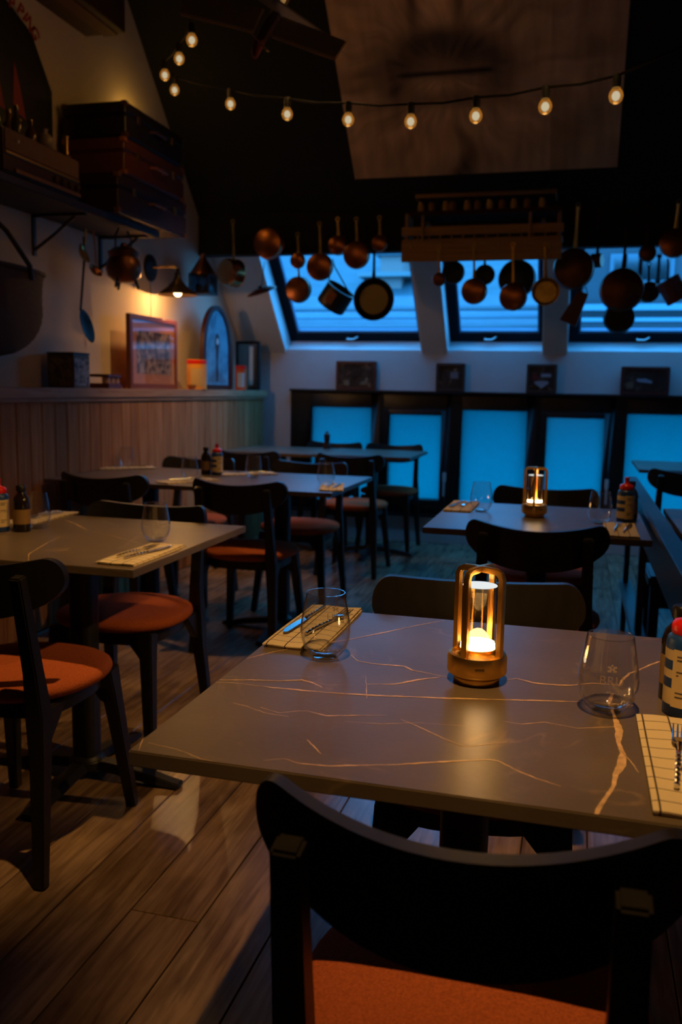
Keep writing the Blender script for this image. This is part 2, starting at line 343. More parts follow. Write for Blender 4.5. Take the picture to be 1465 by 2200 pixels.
# skylights
SPANE = clear('skylight glass', (.95, .97, 1), 1.0, .01)
def sky_window(i, xa, xb, hx):
    wn_ = empty('window_%d' % i, ((xa+xb)/2, YB, Z0), kind='structure'); M = Matrix.Translation(Vector((-(xa+xb)/2, -YB, -Z0)))
    d = Vector((0, -math.cos(TH), math.sin(TH))); n = Vector((0, math.sin(TH), math.cos(TH))); P0 = Vector((0, YB+.004, Z0))
    def pt(x, s, nn): return M @ (Vector((x, 0, 0))+P0+d*s+n*nn)
    Ls = (YB-Y1)/math.cos(TH)+.004; t = .012; dn = .165
    mb = MB()
    # lining: side boards, head board, vertical bottom reveal
    for x_, sgn in ((xa, 1), (xb, -1)):
        mb.hexa([pt(x_, 0, 0), pt(x_+sgn*t, 0, 0), pt(x_+sgn*t, Ls, 0), pt(x_, Ls, 0), pt(x_, 0, dn+.03), pt(x_+sgn*t, 0, dn+.03), pt(x_+sgn*t, Ls, dn+.03), pt(x_, Ls, dn+.03)])
    mb.hexa([pt(xa, Ls-t, 0), pt(xb, Ls-t, 0), pt(xb, Ls, 0), pt(xa, Ls, 0), pt(xa, Ls-t, dn), pt(xb, Ls-t, dn), pt(xb, Ls, dn), pt(xa, Ls, dn)])
    mb.hexa([pt(xa, 0, 0), pt(xb, 0, 0), pt(xb, -.012, 0), pt(xa, -.012, 0), pt(xa, 0, dn+.03), pt(xb, 0, dn+.03), pt(xb, -.012, dn+.03), pt(xa, -.012, dn+.03)])
    mb.build('window_lining', LINING, wn_, smooth=0)
    s0 = .02; fwid = .06; n0 = .150
    # sash
    mb = MB()
    def bar(x0_, x1_, sa, sb, na, nb_): mb.hexa([pt(x0_, sa, na), pt(x1_, sa, na), pt(x1_, sb, na), pt(x0_, sb, na), pt(x0_, sa, nb_), pt(x1_, sa, nb_), pt(x1_, sb, nb_), pt(x0_, sb, nb_)])
    bar(xa+t, xb-t, s0-.02, s0+fwid, n0, n0+.045); bar(xa+t, xb-t, Ls-.08, Ls-t, n0, n0+.045)
    bar(xa+t, xa+t+.075, s0+fwid, Ls-.08, n0, n0+.045); bar(xb-t-.03, xb-t, s0+fwid, Ls-.08, n0, n0+.045)
    mb.build('sash', NAVYS, wn_, smooth=0)
    mb = MB(); ia, ib = xa+t+.075, xb-t-.03
    bar(ia, ib, s0+fwid, s0+fwid+.022, n0+.005, n0+.04); bar(ia, ia+.014, s0+fwid, Ls-.08, n0+.005, n0+.04); bar(ib-.014, ib, s0+fwid, Ls-.08, n0+.005, n0+.04)
    mb.build('glazing_bead', mat('blue grey bead', (.10, .16, .25), .35), wn_, smooth=0)
    mb = MB(); bar(ia, ib, s0+fwid, Ls-.07, n0+.025, n0+.031); mb.build('pane', SPANE, wn_, smooth=0)
    q = pt(hx, s0+.02, n0-.005)
    mb = MB().tube([q+Vector((-.035, 0, 0)), q+Vector((-.033, -.03, -.012)), q+Vector((.02, -.035, -.014)), q+Vector((.05, -.03, .004)), q+Vector((.052, 0, .01))], .008, 8, flat=.8)
    mb.build('handle', mat('satin aluminium', (.8, .8, .8), .3, .8), wn_)
for i, ((xa, xb), hx) in enumerate(zip(SKY, (-1.80, -.70, .42))): sky_window(i+7, xa, xb, hx)
# frosted windows in the knee wall
def frosted():
    m = bpy.data.materials.new('frosted glass'); m.use_nodes = True; nt = m.node_tree; N = nt.nodes; L = nt.links; N.clear(); o = N.new('ShaderNodeOutputMaterial')
    t = N.new('ShaderNodeBsdfTranslucent'); t.inputs[0].default_value = (.02, .40, .42, 1)
    g = N.new('ShaderNodeBsdfGlossy'); g.inputs['Roughness'].default_value = .25; g.inputs[0].default_value = (.8, .8, .8, 1)
    mx = N.new('ShaderNodeMixShader'); mx.inputs[0].default_value = .05; L.new(t.outputs[0], mx.inputs[1]); L.new(g.outputs[0], mx.inputs[2]); L.new(mx.outputs[0], o.inputs[0]); return m
FROST = frosted()
units = [(-2.112, -1.609, 1.062, .30, 0), (-1.462, -1.041, 1.015, .348, 1), (-.881, -.383, 1.062, .30, 0), (-.232, .189, 1.020, .348, 1), (.35, .85, 1.062, .30, 0), (1.0, 1.42, 1.02, .348, 1)]
for i, (a, b, zt, zb, cas) in enumerate(units):
    ox = WX0 if i == 0 else (units[i-1][1]+a)/2; px_ = WX1 if i == 5 else (b+units[i+1][0])/2
    wn_ = empty('window_%d' % (i+1), ((ox+px_)/2, YB, WZ0), kind='structure'); c = (ox+px_)/2
    X = lambda x: x-c
    mb = MB(); e = .02 if cas else 0
    def ring(o0, o1, zo0, zo1, i0, i1, zi0, zi1, y0, y1):
        mb.box(X(o0), X(i0), y0, y1, zo0-WZ0, zo1-WZ0); mb.box(X(i1), X(o1), y0, y1, zo0-WZ0, zo1-WZ0)
        mb.box(X(i0), X(i1), y0, y1, zo0-WZ0, zi0-WZ0); mb.box(X(i0), X(i1), y0, y1, zi1-WZ0, zo1-WZ0)
    ring(ox, px_, WZ0, WZ1, a-.045*cas, b+.045*cas, zb-.035*cas, zt+.04*cas, 0, .09)
    mb.build('window_frame', FRAMEB, wn_, bevel=.003, seg=1)
    if cas:
        mb = MB(); ring(a-.045, b+.045, zb-.035, zt+.04, a, b, zb, zt, -.018, .07); mb.build('casement', FRAMEB, wn_, bevel=.004, seg=1)
        mb = MB().box(X(b)+.027, X(b)+.057, -.035, -.018, .27, .345).box(X(b)+.034, X(b)+.050, -.05, -.03, .155, .32)
        mb.build('handle', mat('white painted handle', (.75, .72, .70), .35), wn_, bevel=.004)
    B(X(a)-.004, X(b)+.004, .04, .046, zb-WZ0-.004, zt-WZ0+.004).build('pane', FROST, wn_, smooth=0)
MB().box(WX0, WX1, YB-.045, YB, WZ1, WZ1+.018).build('trim_4', FRAMEB, bevel=.003)['kind'] = 'structure'
MB().box(WX0-.02, WX1+.02, YB-.03, YB, WZ0-.02, WZ0).build('trim_5', FRAMEB, bevel=.003)['kind'] = 'structure'
# outside: shade board and ledge added to grade the low panes, neighbouring buildings, street
B(XL-.3, XR+.3, YB+.2, YB+.62, 1.33, 1.41).build('added_shade_board', mat('shade board', (.05, .05, .06), .7))['kind'] = 'structure'  # unseen, added to darken the tops of the frosted panes
B(XL-.3, XR+.3, YB+.2, YB+1.6, .05, .13).build('added_bounce_ledge', mat('pale bounce ledge', (.75, .75, .75), .7))['kind'] = 'structure'  # unseen reflector, added to brighten the bottoms of the frosted panes
B(-30, 30, YB+.3, 60, -3.2, -3.1).build('ground_outside', mat('pale paving outside', (.45, .45, .47), .8))['kind'] = 'structure'
# ---- neighbours
SLATE = mat('blue grey slate', (0.043, 0.078, 0.094), .6, noise=.18, nscale=2, stretch=(1, 1, 5))
def nb_roof():
    b0 = empty('building', (-6, 15.0, -3.1), label='long low building across the street, low in the left skylights', cat='building')
    z = lambda y, Y=15.0: gy(900, y, Y).z+3.1
    B(-9, 11.5, .3, 2, 0, z(705)).build('wall', mat('grey render', (.05, .06, .075), .8), b0)
    MB().hexa([Vector((-9, .1, z(705))), Vector((11.5, .1, z(705))), Vector((11.5, .2, z(705))), Vector((-9, .2, z(705))), Vector((-9, 1.7, z(612))), Vector((11.5, 1.7, z(612))), Vector((11.5, 1.8, z(612))), Vector((-9, 1.8, z(612)))]).build('roof', mat('lilac slate', (0.066, 0.09, 0.117), .6, noise=.2, nscale=2, stretch=(1, 1, 6)), b0, smooth=0)
    for yy, c in ((700, 0), (680, 1), (662, 0)): B(-9, 11.5, -.1, .06+.004*(700-yy), z(yy)-.03, z(yy)+.02).build('ledge', mat('pale blue gutter' if c else 'dull gutter', (.12, .16, .20) if c else (.09, .11, .13), .5), b0)
    for i in range(7): B(-7+i*2.6, -6.2+i*2.6, .25, .31, z(735), z(712)).build('window', mat('dark window', (.02, .03, .04), .3), b0)
    b3 = empty('building', (-6, 20.0, -3.1), label='blue grey slate roofed building high in the left and middle skylights', cat='building')
    B(-14, 11, .3, 6, 0, z(640, 20)).build('wall', MATS['grey render'], b3)
    MB().hexa([Vector((-14, 0, z(650, 20))), Vector((11, 0, z(650, 20))), Vector((11, .2, z(650, 20))), Vector((-14, .2, z(650, 20))), Vector((-14, 3.2, z(470, 20))), Vector((11, 3.2, z(470, 20))), Vector((11, 3.4, z(470, 20))), Vector((-14, 3.4, z(470, 20)))]).build('roof', SLATE, b3, smooth=0)
    b1 = empty('building', (4, 13.2, -3.1), label='grey block with a row of blue windows in the right-hand skylight', cat='building')
    A = gy(1215, 528, 13.2); Q = gy(1600, 668, 13.2)
    B(A.x-4, Q.x-4+3, 0, 1.2, 0, 8.2).build('wall', mat('grey rendered wall', (0.039, 0.043, 0.051), .85), b1)
    for xa, xb in ((1318, 1338), (1346, 1372), (1378, 1412), (1416, 1440)):
        p0 = gy(xa, 602, 13.2); p1 = gy(xb, 555, 13.2)
        wf = B(p0.x-4-.06, p1.x-4+.06, -.03, .02, p0.z+3.1-.06, p1.z+3.1+.06).build('window', mat('pale window frame', (.08, .11, .14), .5), b1)
        B(p0.x-4, p1.x-4, -.05, -.03, p0.z+3.1, p1.z+3.1).build('pane', mat('sky reflecting glass', (.16, .18, .2), .1, 1), wf)
    for ya, yb in ((668, 655), (692, 684)): B(A.x-4-.1, Q.x-4+3, -.12, 0, gy(1300, ya, 13.2).z+3.1, gy(1300, yb, 13.2).z+3.1).build('ledge', mat('pale stone band', (.11, .20, .24), .6), b1)
    p0 = gy(815, 578, 20.6); p1 = gy(862, 543, 20.6)
    b2 = empty('dormer', (p0.x, 20.7, p0.z-.7), label='small white roof dormer seen at the top of the left-hand skylight', cat='dormer')
    wd, ht = p1.x-p0.x, p1.z-p0.z
    B(0, wd, 0, 1, 0, ht+.65).build('front_wall', mat('white dormer', (.30, .17, .15), .7), b2)
    B(-.1, wd+.1, -.1, 1.1, ht+.65, ht+.72).build('roof', SLATE, b2); B(-.5, wd+.35, -.2, 1, .52, .62).build('sill', mat('white sill', (.2, .2, .2), .5), b2)
nb_roof()
# ================================================================== CHAIRS
def make_chair(name, label, loc, rz_):
    t = empty(name, loc, rz_, label, 'chair', 'dark bistro chairs around the tables')
    # seat cushion, slightly squared circle, domed
    prof = [(0, .428), (.86, .428), (.97, .436), (1.0, .449), (.985, .460), (.93, .468), (.75, .474), (.4, .478), (0, .479)]
    n = 48; vs = []; fs = []; k = len(prof)
    for i in range(n):
        a = 2*PI*i/n; c, s = math.cos(a), math.sin(a); e = 2.35
        R = (abs(c)**e+abs(s)**e)**(-1/e)
        for r, z in prof: vs.append((.216*R*r*c*(1+.03*s), .212*R*r*s, z))
    for i in range(n):
        for j in range(k-1): fs.append((i*k+j, ((i+1) % n)*k+j, ((i+1) % n)*k+j+1, i*k+j+1))
    MB().add(vs, fs).build('seat', FABRIC, t, smooth=60)
    # frame under the seat
    mb = MB(); n = 32; prof = [(.80, .388), (.80, .428), (.90, .428), (.90, .388)]; vs = []; fs = []
    for i in range(n):
        a = 2*PI*i/n; c, s = math.cos(a), math.sin(a); e = 3.2; R = (abs(c)**e+abs(s)**e)**(-1/e)
        for r, z in prof: vs.append((.195*R*r*c, .19*R*r*s, z))
    for i in range(n):
        for j in range(4): fs.append((i*4+j, ((i+1) % n)*4+j, ((i+1) % n)*4+(j+1) % 4, i*4+(j+1) % 4))
    mb.add(vs, fs); mb.build('seat_frame', BLACKW, t)
    for sx_ in (-1, 1):
        # front leg with its triangular shoulder
        mb = MB().tube([(sx_*.155, .150, .428), (sx_*.163, .162, .36), (sx_*.195, .212, 0)], [.026, .0215, .0145], 4, upv=(0, 1, 0))
        mb.hexa([Vector(p) for p in ((sx_*.155-.013, .15-.013, .33), (sx_*.155+.013, .15-.013, .33), (sx_*.155+.013, .15+.013, .33), (sx_*.155-.013, .15+.013, .33),
                 (sx_*.155-.013-(.075 if sx_ > 0 else 0), .15-.013, .425), (sx_*.155+.013+(.075 if sx_ < 0 else 0), .15-.013, .425), (sx_*.155+.013+(.075 if sx_ < 0 else 0), .15+.013, .425), (sx_*.155-.013-(.075 if sx_ > 0 else 0), .15+.013, .425))])
        mb.build('leg', BLACKW, t, bevel=.004)
        # rear leg carries on up as the back post
        mb = MB().tube([(sx_*.195, -.235, 0), (sx_*.176, -.195, .30), (sx_*.170, -.188, .42), (sx_*.165, -.196, .52), (sx_*.160, -.238, .763)], [.0145, .020, .024, .019, .0155], 4, upv=(0, 1, 0))
        mb.hexa([Vector(p) for p in ((sx_*.17-.012, -.18, .33), (sx_*.17+.012, -.18, .33), (sx_*.17+.012, -.16, .33), (sx_*.17-.012, -.16, .33),
                 (sx_*.17-.012, -.18, .425), (sx_*.17+.012, -.18, .425), (sx_*.17+.012, -.08, .425), (sx_*.17-.012, -.08, .425))])
        mb.build('leg', BLACKW, t, bevel=.004)
    # backrest: bent plate, flat top, rounded ends, belly-shaped lower edge
    nu, nv = 40, 8; vs = []; fs = []; W = .226
    for side in (0, 1):
        for i in range(nu+1):
            u = math.sin(PI/2*(-1+2*i/nu)); x = W*u; au = abs(u)
            zt = .805 - .028*(1-au*au) - (.056*(1-math.sqrt(max(0, 1-((au-.82)/.18)**2))) if au > .82 else 0)
            zb = .645 + .098*(1-math.sqrt(max(0, 1-au**2.2))); zb = min(zb, zt-.002)
            y = -.226 + .092*(au**2.0) + (-.0105 if side == 0 else .0105)
            for j in range(nv+1):
                z = zb+(zt-zb)*j/nv; vs.append((x, y-(z-.70)*.16, z))
    st = (nu+1)*(nv+1)
    for i in range(nu):
        for j in range(nv):
            a = i*(nv+1)+j; b = a+nv+1; fs.append((a, b, b+1, a+1)); fs.append((st+a, st+a+1, st+b+1, st+b))
        a = i*(nv+1); b = a+nv+1; fs.append((a, st+a, st+b, b)); fs.append((a+nv, b+nv, st+b+nv, st+a+nv))
    for i in (0, nu):
        for j in range(nv):
            a = i*(nv+1)+j; fs.append((a, a+1, st+a+1, st+a))
    MB().add(vs, fs).build('backrest', BLACKW, t, bevel=.003, smooth=50)
    return t
chair = make_chair('dining_chair', 'nearest black chair at the bottom right, its curved back towards us', (-.090, .992, 0), 0)
for x, y, r, lab in (
    (-.172, 1.70, PI+.12, 'black chair facing us behind the lit brass lamp of the near table'),
    (-1.38, 1.93, 0, 'black chair with bright rust seat cut off by the left picture edge'),
    (-1.43, 2.565, PI, 'black chair facing us, its rust seat tucked under the left table'),
    (-2.13, 3.78, 0, 'black chair, back to us, beside the pine wall in the second row'),
    (-1.45, 3.775, 0, 'black chair with rust seat, back to us, mid-room in the second row'),
    (-2.12, 4.52, PI, 'black chair facing us behind the striped bottle of the second row'),
    (-1.455, 4.55, PI, 'black chair with mauve seat facing us, second row beside the aisle'),
    (-.11, 2.965, 0, 'black chair, back to us, right below the far brass lamp'),
    (-.12, 3.72, PI, 'black chair facing us behind the far brass lamp'),
    (-1.405, 5.57, 0, 'black chair with rust seat, back to us, last row beside the aisle'),
    (-2.10, 5.55, 0, 'black chair, back to us, last row in shadow near the pine wall'),
    (-1.36, 6.45, PI, 'black chair facing us against the second frosted pane from the left'),
    (-1.84, 6.455, PI, 'black chair facing us against the leftmost frosted pane'),
    (.62, 5.35, 0, 'black chair, back to us, beyond the dark rail at the right edge'),
    ): copy_tree(chair, (x, y, 0), r, lab)
# ================================================================== TABLES
TT = .75
def make_table(loc, w, d, label, veins=()):
    t = empty('marble_table', loc, 0, label, 'table', 'dark marble pedestal tables')
    top = B(-w/2, w/2, -d/2, d/2, TT-.021, TT).build('tabletop', STONE, t, bevel=.0016)
    if veins:
        mb = MB()
        for k_, (pts, wpx) in enumerate(veins):
            P = [gz(x, y, TT)-Vector((loc[0], loc[1], 0)) for x, y in pts]; Q = []
            rnd = random.Random(k_)
            for a, b in zip(P, P[1:]):
                n = max(2, int((b-a).length/.006))
                for i in range(n): Q.append(a.lerp(b, i/n)+Vector((rnd.uniform(-1, 1), rnd.uniform(-1, 1), 0))*(.0003 if wpx > 6 else .0006))
            Q.append(P[-1]); n = len(Q); vs = []; fs = []
            for i, p in enumerate(Q):
                dd = (Q[min(i+1, n-1)]-Q[max(i-1, 0)]); dd.z = 0; dd.normalize(); nn = Vector((-dd.y, dd.x, 0))
                hw = .5*wpx*.00105*(.35+.65*math.sin(PI*min(1, (i+1)/(n+1))))*(1+.35*math.sin(i*.31+k_)+rnd.uniform(-.12, .12))
                for s_ in (-1, 1):
                    q = p+nn*hw*s_; q.x = max(-w/2+.001, min(w/2-.001, q.x)); q.y = max(-d/2+.001, min(d/2-.001, q.y)); q.z = TT+.00035; vs.append(q)
            for i in range(n-1): fs.append((2*i, 2*i+1, 2*i+3, 2*i+2))
            mb.add(vs, fs)
        mb.build('veining', VEIN, top, smooth=0)
    # column: four rounded lobes
    poly = []
    for i in range(32):
        a = 2*PI*i/32; r = .040+.0035*math.cos(4*(a-PI/4)); poly.append((r*math.cos(a), r*math.sin(a)))
    MB().prism(poly, .05, TT-.035).build('column', IRON, t, smooth=60)
    MB().box(-.16, .16, -.025, .025, TT-.035, TT-.021).box(-.025, .025, -.16, .16, TT-.035, TT-.021).build('top_bracket', IRON, t, bevel=.002)
    mb = MB()
    for a in range(4):
        R = Matrix.Rotation(a*PI/2, 4, 'Z')
        pts = [(.0, .062, .030), (.10, .055, .026), (.20, .042, .022), (.27, .026, .020), (.315, .018, .022)]
        vs = []
        for (x, z, h) in pts:
            wv = .030 if x < .25 else .026
            zb = max(0.004 if x > .25 else z-.028, .0)
            vs += [R @ Vector((x, -wv*(1-.3*x), zb)), R @ Vector((x, wv*(1-.3*x), zb)), R @ Vector((x, wv*.7, z)), R @ Vector((x, -wv*.7, z))]
        fs = [(0, 1, 2, 3), (16, 19, 18, 17)]
        for i in range(4):
            for j in range(4): fs.append((i*4+j, (i+1)*4+j, (i+1)*4+(j+1) % 4, i*4+(j+1) % 4))
        mb.add(vs, fs)
    mb.lathe([(0, .03), (.055, .03), (.055, .058), (.042, .072), (0, .072)], 24)
    mb.build('cross_base', IRON, t, bevel=.003)
    for a in range(4):
        R = Matrix.Rotation(a*PI/2, 4, 'Z'); p = R @ Vector((.29, 0, 0)); MB().lathe([(0, 0), (.018, 0), (.018, .01), (0, .01)], 12, Matrix.Translation(p)).build('levelling_foot', DARKM, t)
    return t
NV = [([(530, 1415), (590, 1400), (640, 1391), (750, 1374), (830, 1358), (900, 1343), (955, 1333)], 4), ([(472, 1461), (540, 1461), (600, 1463), (648, 1461), (668, 1466), (692, 1477)], 4),
 ([(462, 1466), (500, 1467), (590, 1478), (700, 1488), (800, 1494), (950, 1500), (1100, 1504), (1250, 1508), (1360, 1516)], 4), ([(755, 1408), (768, 1420), (800, 1426), (870, 1432), (885, 1440), (950, 1453), (966, 1457)], 3.4),
 ([(790, 1470), (850, 1470), (900, 1460), (945, 1455)], 4), ([(1080, 1462), (1110, 1458), (1150, 1468), (1200, 1472), (1225, 1473), (1270, 1468), (1330, 1472)], 4), ([(1330, 1475), (1336, 1462), (1352, 1447), (1372, 1440), (1400, 1427), (1440, 1414)], 4),
 ([(1316, 1490), (1308, 1510), (1322, 1545), (1330, 1570), (1328, 1595), (1338, 1620), (1335, 1645), (1322, 1665), (1318, 1690), (1300, 1715), (1285, 1740), (1280, 1757)], 8),
 ([(560, 1520), (600, 1532), (640, 1528), (660, 1528), (700, 1538), (830, 1537)], 2), ([(318, 1596), (380, 1610), (430, 1630), (470, 1640)], 1.6), ([(565, 1634), (610, 1630), (640, 1640), (700, 1646), (850, 1643), (930, 1638), (1050, 1632), (1070, 1635), (1110, 1655), (1150, 1672), (1205, 1690)], 2.6),
 ([(298, 1612), (306, 1590), (322, 1572)], 2), ([(860, 1545), (900, 1562), (960, 1590), (1000, 1604), (1090, 1594)], 1.6), ([(1080, 1550), (1120, 1556), (1170, 1552), (1240, 1565), (1320, 1562)], 1.8), ([(660, 1590), (690, 1620)], 1.5), ([(500, 1510), (530, 1518), (570, 1532), (620, 1540)], 1.8),
 ([(786, 1452), (788, 1500)], 1), ([(1330, 1612), (1350, 1630), (1372, 1660)], 1.4), ([(740, 1550), (820, 1556), (900, 1553), (1000, 1560)], 1)]
TN = (-.14, 1.31)
near = make_table((TN[0], TN[1], 0), .76, .76, 'brown veined marble table in the foreground under the larger brass lamp', NV)
t1 = make_table((-1.415, 2.28, 0), .75, .76, 'brown marble table at the left with a napkin on its near corner',
    [([(139, 1117), (160, 1125), (188, 1139)], 4), ([(195, 1141), (244, 1152), (301, 1168)], 1.6), ([(61, 1207), (62, 1190), (106, 1164), (131, 1152)], 2.5), ([(270, 1170), (300, 1150)], 1)])
t2 = make_table((-1.39, 4.05, 0), .72, .79, 'marble table of the middle row beside the aisle, shining blue')
make_table((-2.11, 4.05, 0), .72, .79, 'marble table of the middle row touching the pine wall')
make_table((-1.437, 6.20, 0), .69, .72, 'marble table of the last row beside the aisle, carrying the pepper mill')
make_table((-2.13, 6.16, 0), .69, .72, 'marble table of the last row in the corner by the pine wall')
rtb = make_table((-.12, 3.225, 0), .73, .745, 'marble table under the far brass lamp, against the dark rail')
make_table((.745, 6.02, 0), .74, .80, 'marble table far right by the windows, beyond the dark rail')
make_table((.72, 3.33, 0), .74, .76, 'nearer marble table just behind the dark rail at the right edge')
# ================================================================== TABLEWARE
def glass_prof():
    o = [(0, .0), (.019, .0), (.0225, .002), (.030, .010), (.0375, .022), (.0415, .036), (.0425, .048), (.0415, .062), (.0385, .080), (.0350, .098), (.0325, .113)]
    i = [(.0314, .113), (.0338, .098), (.0373, .080), (.0403, .062), (.0412, .048), (.040, .036), (.0355, .023), (.027, .013), (.015, .0085), (0, .0075)]
    return o, i
def make_glass(loc, label, letter=None, rot=0):
    t = empty('tumbler', loc, 0, label, 'glass', 'stemless glasses on the tables')
    o, i = glass_prof()
    MB().lathe(o+i, 48).build('glass_body', GLASS, t, smooth=70)
    MB().lathe([(.0325, .1122), (.0320, .1136), (.0314, .1122), (.0320, .1115)], 40, close=True).build('rim', GLASSR, t, smooth=80)
    MB().lathe([(0, .0075), (.015, .0083), (.0205, .0100), (.0205, .0025), (.0, .0015)], 32).build('thick_base', GLASSR, t, smooth=60)
    if letter: etched(t, rot, letter)
    return t
ETCH = None
def etched(parent, rot, letter):
    global ETCH
    if ETCH is None:
        m = bpy.data.materials.new('etched frost'); m.use_nodes = True; nt = m.node_tree; N = nt.nodes; N.clear(); o = N.new('ShaderNodeOutputMaterial'); a = N.new('ShaderNodeBsdfTransparent'); b = N.new('ShaderNodeBsdfDiffuse'); b.inputs[0].default_value = (.75, .6, .55, 1)
        c = N.new('ShaderNodeMixShader'); c.inputs[0].default_value = .38; a.inputs[0].default_value = (.8, .75, .7, 1); nt.links.new(a.outputs[0], c.inputs[1]); nt.links.new(b.outputs[0], c.inputs[2]); nt.links.new(c.outputs[0], o.inputs[0]); ETCH = m
    def rad(z):
        P = [(.0415, .036), (.0425, .048), (.0415, .062), (.0385, .080), (.0350, .098)]
        for (r0, z0), (r1, z1) in zip(P, P[1:]):
            if z0 <= z <= z1: return r0+(r1-r0)*(z-z0)/(z1-z0)
        return .04
    me = text_mesh('BRU', .0175, .0001, 1.08, 0)
    for v in me.vertices:
        x, y = v.co.x, v.co.y; z = .058+y; r = rad(z)+.0003; a = rot+x/.042; v.co = (r*math.cos(a), r*math.sin(a), z)
    me.materials.clear(); me.materials.append(ETCH); o = bpy.data.objects.new('lettering', me); C.objects.link(o); o.parent = parent
    # small three-lobed emblem over the word
    mb = MB()
    cells = [(-2, 0), (2, 0), (-1, 0), (1, 0), (-1, 1), (0, 1), (1, 1), (-2, 2), (2, 2), (0, 3), (-1, 2), (1, 2)]
    for cx, cy in cells:
        vs = []
        for dx, dy in ((-.5, -.5), (.5, -.5), (.5, .5), (-.5, .5)):
            x, y = (cx+dx)*.0026, (cy+dy)*.0026; z = .072+y; r = rad(z)+.0003; a = rot+x/.042; vs.append((r*math.cos(a), r*math.sin(a), z))
        mb.add(vs, [(0, 1, 2, 3)])
    mb.build('emblem', ETCH, parent, smooth=0)
cang = lambda p: math.atan2(-p[1], -p[0])          # direction from a point towards the camera
gl = gz(698, 1412, TT); g0 = make_glass(gl, 'stemless glass left of the near brass lamp, its word seen mirrored', 'BRU', cang(gl)+PI-.45)
# right-hand near glass: etched word on the side turned to us
gr = gz(1302, 1528, TT); make_glass(gr, 'stemless glass right of the near brass lamp, with etched word', 'BRU', cang(gr)+.12)
plain = make_glass(gz(335, 1163, TT), 'stemless glass behind the napkin near the corner of the left table')
for x, y, lab in ((80, 1135, 'stemless glass beside the bottles at the far side of the left table'), (408, 1030, 'stemless glass on the middle row just left of the striped bottle'), (272, 1004, 'stemless glass beside the pine wall on the middle row'),
                  (545, 1027, 'stemless glass on the middle row right of the striped bottle'), (700, 1044, 'stemless glass at the aisle end of the middle table row'),
                  (1033, 1099, 'stemless glass left of the far brass lamp on the right-hand table'), (1287, 1124, 'stemless glass right of the far brass lamp on the right-hand table')):
    copy_tree(plain, gz(x, y, TT), 0, lab)
# napkins with knife and fork
def make_napkin(loc, rz_, label, w=.105, d=.30):
    t = empty('napkin', loc, rz_, label, 'napkin', 'folded checked napkins with cutlery')
    n = 14; m = 24
    for layer, (dz, sh, mt) in enumerate(((0, .002, CLOTH), (.0042, 0, CLOTH))):
        vs = []; fs = []
        for s_ in (0, 1):
            for i in range(n+1):
                for j in range(m+1):
                    x = -w/2+w*i/n; y = -d/2+d*j/m
                    wv = .0012*math.sin(9*x/w+5*y/d+layer)*(abs(x)/w+.4)
                    ed = max(abs(x)/(w/2), abs(y)/(d/2)); th = .0036*(1-max(0, ed-.93)*6)
                    vs.append((x+sh, y+sh*1.5, dz+(0 if s_ == 0 else th)+(wv if dz or s_ else 0)+(0.0002)))
        st = (n+1)*(m+1)
        for i in range(n):
            for j in range(m):
                a = i*(m+1)+j; fs += [(a, a+m+1, a+m+2, a+1), (st+a, st+a+1, st+a+m+2, st+a+m+1)]
        for i in range(n):
            for j in (0, m): a = i*(m+1)+j; fs.append((a, st+a, st+a+m+1, a+m+1))
        for j in range(m):
            for i in (0, n): a = i*(m+1)+j; fs.append((a, a+1, st+a+1, st+a))
        MB().add(vs, fs).build('cloth_fold', mt, t, smooth=50)
    return t
def make_fork(loc, rz_, label):
    t = empty('fork', loc, rz_, label, 'fork', 'forks on the napkins')
    mb = MB(); pts = []; rd = []
    for i in range(22): y = -.095+.10*i/21; pts.append((0, y, .004+.0015*math.sin(PI*i/21))); rd.append(.0030+.0011*math.sin(i*2.2))
    mb.tube(pts, rd, 8); mb.build('handle', STEEL, t)
    mb = MB().tube([(0, .004, .004), (0, .02, .006), (0, .032, .007)], [.002, .0022, .004], 8, flat=.6)
    mb.tube([(0, .030, .007), (0, .040, .0065), (0, .052, .005)], [.006, .0095, .0098], 12, flat=.18)
    for x in (-.0078, -.0026, .0026, .0078): mb.tube([(x, .05, .005), (x*1.05, .07, .0055), (x*1.08, .092, .009)], [.0017, .0015, .0008], 6)
    mb.build('tines', STEEL, t); return t
def make_knife(loc, rz_, label):
    t = empty('knife', loc, rz_, label, 'knife', 'knives on the napkins')
    pts = []; rd = []
    for i in range(22): y = -.105+.10*i/21; pts.append((0, y, .004)); rd.append(.0030+.0011*math.sin(i*2.2))
    MB().tube(pts, rd, 8).build('handle', STEEL, t)
    MB().prism([(-.006, -.004), (.006, -.004), (.0085, .05), (.0075, .085), (.001, .108), (-.0065, .10), (-.0065, .03)], .0032, .0046).build('blade', STEEL, t, bevel=.0005, seg=1); return t
NZ = .0092
napL = make_napkin(gz(662, 1350, TT), 0, 'folded checked napkin behind the left glass of the near table'); napL.location = (-.462, 1.545, TT)
f0 = make_fork((-.437, 1.55, TT+NZ), -.18, 'beaded fork seen through the left glass of the near table')
k0 = make_knife((-.487, 1.56, TT+NZ), PI-.08, 'knife on the napkin behind the left glass of the near table')
def setting(nx, ny, rz_, what):
    copy_tree(napL, (nx, ny, TT), rz_, 'folded checked napkin '+what)
    c, s = math.cos(rz_), math.sin(rz_)
    for dx, dy, src, nm, rr in ((-.012, .0, f0, 'beaded fork on the napkin ', -.12), (.022, -.005, k0, 'knife on the napkin ', -.16)):
        copy_tree(src, (nx+c*dx-s*dy, ny+s*dx+c*dy, TT+NZ), rz_+rr, nm+what)
setting(-1.112, 2.085, 0, 'at the near corner of the left table')
setting(.153, 1.095, .0, 'at the right front of the near table')
setting(-1.735, 2.545, PI, 'at the far side of the left table')
setting(-1.085, 3.86, .25, 'at the aisle end of the middle table row')
setting(-1.80, 3.83, -.5, 'on the middle row before the striped bottle')
